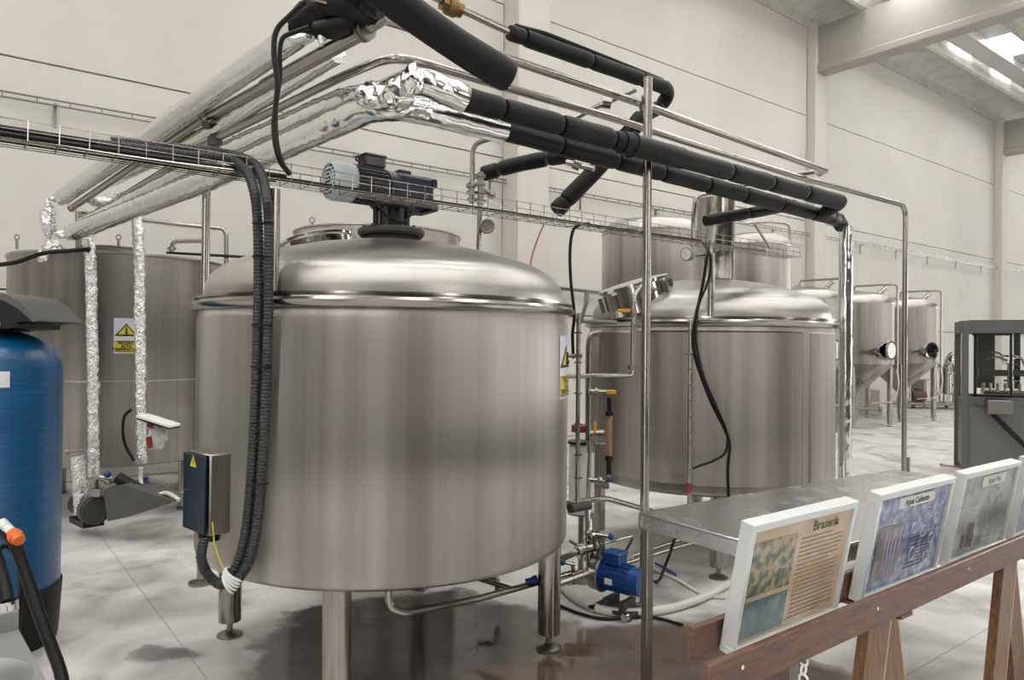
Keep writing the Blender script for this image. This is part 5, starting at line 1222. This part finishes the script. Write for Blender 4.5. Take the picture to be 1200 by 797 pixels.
mb = MB(); mb.cyl(Vector((c.x, c.y, 0)), Vector((c.x, c.y, .012)), .05 * H, 20); part('foot_plate', mb, 'mid_steel', cs)
mb = MB(); p = P(688, 512, 3.18); mb.box(P(700, 545, 3.18), (.10 * H, .05 * H, .2 * H), bev=.006); solo('terminal_cabinet', mb, 'mid_steel', 'small steel box behind the sight glass at the second kettle', 'box')
# lower pipes
def lowp(pts, r, lab, rad=.06, m='pipe_steel', cat='pipe'): mb = MB(); mb.tube(fillet(pts, rad), r, 12); return solo('bare_pipe', mb, m, lab, cat, 'low process pipes')
lowp([P(664, 590, 2.70), P(710, 584, 2.85), P(760, 598, 3.0), P(800, 612, 3.1)], .011 * H, 'pipe leaving the front kettle side towards the bench')
lowp([P(668, 596, 2.68), P(690, 592, 2.75)], .018 * H, 'short dark pipe stub on the side of the front kettle', .03, 'castiron')
lowp([P(455, 684, 2.0), P(455, 712, 2.0), P(475, 719, 2.02), P(560, 702, 2.2), P(625, 684, 2.42), P(668, 672, 2.62)], .0105 * H, 'drain pipe looping from beneath the front kettle to the pump', .10)
lowp([P(560, 676, 2.75), P(583, 676, 2.75), P(583, 696, 2.75)], .011 * H, 'small vertical drain pipe far beneath the front kettle', .04)
lowp([P(560, 678, 2.6), P(600, 690, 2.5)], .009 * H, 'thin rod lying beneath the front kettle', .04)
zp = 2.78
px_ = thing('blue_pump', 'small blue electric pump on the floor between the two kettles', 'pump', PZ(722, 703, 0))
pc = P(706, 672, zp); pa = (P(742, 686, zp - .10) - P(700, 672, zp)); pa.z = 0; pa.normalize(); pc2 = pc
def PP(s, dz=0, dn=0): return pc + pa * s * H + ZV * dz * H + Vector((-pa.y, pa.x, 0)) * dn * H
mb = MB(); mb.cyl(PP(.005), PP(-.03), .065 * H, 28); mb.torus(PP(.005), .062 * H, .007 * H, axis=pa, seg=28); mb.cyl(PP(-.03), PP(-.06), .028 * H, 18); mb.cyl(PP(-.012, .05), PP(-.012, .12), .02 * H, 14); part('pump_head', mb, 'mid_steel', px_)
mb = MB(); mb.cyl(PP(.01), PP(.135), .048 * H, 28); mb.cyl(PP(.0), PP(.014), .06 * H, 28); mb.cyl(PP(.135), PP(.175), .051 * H, 28)
for q in range(16):
    t = q * 2 * PI / 16; d = ZV * math.cos(t) + Vector((-pa.y, pa.x, 0)) * math.sin(t); mb.box(PP(.075) + d * .05 * H, (.11 * H, .003 * H, .01 * H), x=pa, z=d)
part('motor', mb, 'blue', px_)
mb = MB(); mb.box(PP(.055, .068), (.07 * H, .065 * H, .035 * H), x=pa, bev=.003 * H); mb.box(PP(.055, .09), (.078 * H, .072 * H, .010 * H), x=pa, bev=.002 * H); part('terminal_box', mb, 'blue', px_)
mb = MB(); mb.box(PP(.06, -.005, -.055), (.032 * H, .002, .022 * H), x=pa); part('rating_plate', mb, 'dial', px_)
bz = -(PP(0).z / H) + .02
mb = MB(); mb.box(PP(.07, bz), (.17 * H, .11 * H, .012 * H), x=pa); mb.box(PP(.04, bz + .022), (.02 * H, .09 * H, .035 * H), x=pa); mb.box(PP(.11, bz + .022), (.02 * H, .09 * H, .035 * H), x=pa); part('base_plate', mb, 'castiron', px_)
for s_1 in (.0, .14):
    mb = MB(); mb.cyl(PP(s_1, bz - .0, -.056), PP(s_1, bz - .0, -.075), .014 * H, 12); part('rubber_foot', mb, 'polished', px_)
vt = thing('valve_manifold', 'cluster of butterfly valves and unions left of the blue pump', 'valve', P(690, 690, 2.75))
mb = MB(); z1 = 2.72
mb.tube(fillet([P(655, 656, z1), P(680, 645, z1), P(700, 640, z1 + .05)], .05), .0125 * H, 12); mb.tube([P(655, 684, z1 - .05), P(695, 670, z1)], .0135 * H, 12); mb.tube([P(690, 600, z1 + .2), P(692, 668, z1 + .06)], .018 * H, 14)
mb.tube(fillet([P(703, 638, z1 + .05), P(742, 628, z1 + .15), P(737, 640, z1 + .15), P(728, 655, z1 + .15)], .03), .006 * H, 8)
part('pipework', mb, 'pipe_steel', vt)
mb = MB(); dv2 = (P(695, 670, z1) - P(655, 684, z1 - .05)).normalized()
for grp in (((671, 677, z1, .028), (676, 675, z1, .024), (666, 680, z1, .02), (690, 671, z1, .022)), ((678, 646, z1, .028), (682, 644, z1, .024), (697, 641, z1 + .04, .026))):
    mb = MB()
    for (px, py, zz, r) in grp: c = P(px, py, zz); mb.cyl(c - dv2 * .006 * H, c + dv2 * .006 * H, r * H, 16)
    mb.cyl(P(*grp[0][:3]), P(*grp[-1][:3]), .017 * H, 12)
    part('valve_body', mb, 'pipe_steel', vt)
mb = MB()
for (px, py) in ((692, 625), (692, 634), (692, 655)): c = P(px, py, z1 + .1); mb.cyl(c - ZV * .006 * H, c + ZV * .006 * H, .026 * H, 16)
mb.cyl(P(697, 640, z1), P(696, 626, z1 - .02), .008 * H, 8); mb.cyl(P(672, 672, z1), P(671, 660, z1 - .02), .008 * H, 8); mb.cyl(P(679, 640, z1), P(668, 634, z1 - .02), .006 * H, 8)
part('valve_body', mb, 'pipe_steel', vt)
for (a, b) in (((697, 626), (716, 629)), ((674, 662), (659, 659))):
    mb = MB(); mb.cyl(P(*a, z1 - .02), P(*b, z1 - .02), .006 * H, 8); hd = part('lever', mb, 'pipe_steel', vt)
    mb = MB(); mb.ball(P(*b, z1 - .02), .013 * H, 12); part('blue_knob', mb, 'bluecap', hd)
mb = MB(); mb.cyl(P(624, 680, 2.40), P(616, 682, 2.40), .010 * H, 12); mb.cyl(P(630, 678, 2.40), P(624, 680, 2.40), .013 * H, 12); solo('drain_valve', mb, 'bluecap', 'small blue capped valve at the left of the front kettle right leg', 'valve')
# hoses on floor
def F0(px, py, dz=.02): p = PZ(px, py, 0); p.z = dz; return p
cable([F0(640, 672, .03), F0(658, 690, .028), F0(675, 707, .028), F0(705, 720, .028), F0(745, 723, .028), F0(790, 717, .028), F0(830, 702, .028), F0(860, 686, .028), F0(890, 680, .028)], .0165 * H, 'thick cream hose curving on the wet floor past the blue pump', 'cream_hose', 'hose', 'hose', n=10)
cable([F0(655, 712, .014), F0(680, 722, .014), F0(710, 728, .014), F0(760, 726, .014), F0(800, 735, .014)], .006 * H, 'thin dark hose beside the thick cream hose on the floor', 'black_hose', 'rubber', 'hose')
cable([F0(740, 655, .012), F0(765, 668, .012), F0(795, 682, .012), F0(822, 698, .012), F0(850, 703, .012)], .007 * H, 'grey hose on the floor under the bench', 'grey_hose', 'hose', 'hose')
cable([P(793, 620, 2.9), P(788, 640, 2.9), P(780, 662, 2.9), F0(770, 684, .015), F0(752, 676, .015)], .006 * H, 'black cable hanging to the floor under the bench')
lowp([P(742, 652, 3.2), P(800, 632, 3.25), P(872, 610, 3.3)], .0095 * H, 'upper of two thin pipes passing under the bench behind its corner leg', .04)
lowp([P(735, 660, 3.1), P(800, 640, 3.15), P(872, 622, 3.2)], .0085 * H, 'lower of two thin pipes passing under the bench behind its corner leg', .04)
cable([F0(768, 662, .012), F0(780, 668, .012), F0(792, 676, .012)], .006 * H, 'short blue hose piece on the floor behind the bench leg', 'blue_hose', 'blue', 'hose')

# ================================================================== WORLD / VIEW
w = bpy.data.worlds.new('world'); bpy.context.scene.world = w; w.use_nodes = True
w.node_tree.nodes['Background'].inputs[0].default_value = (.75, .8, .85, 1); w.node_tree.nodes['Background'].inputs[1].default_value = .3
vs_ = bpy.context.scene.view_settings
vs_.view_transform = 'Standard'; vs_.look = 'None'; vs_.gamma = 1.0; vs_.use_curve_mapping = False; vs_.exposure = 0.06
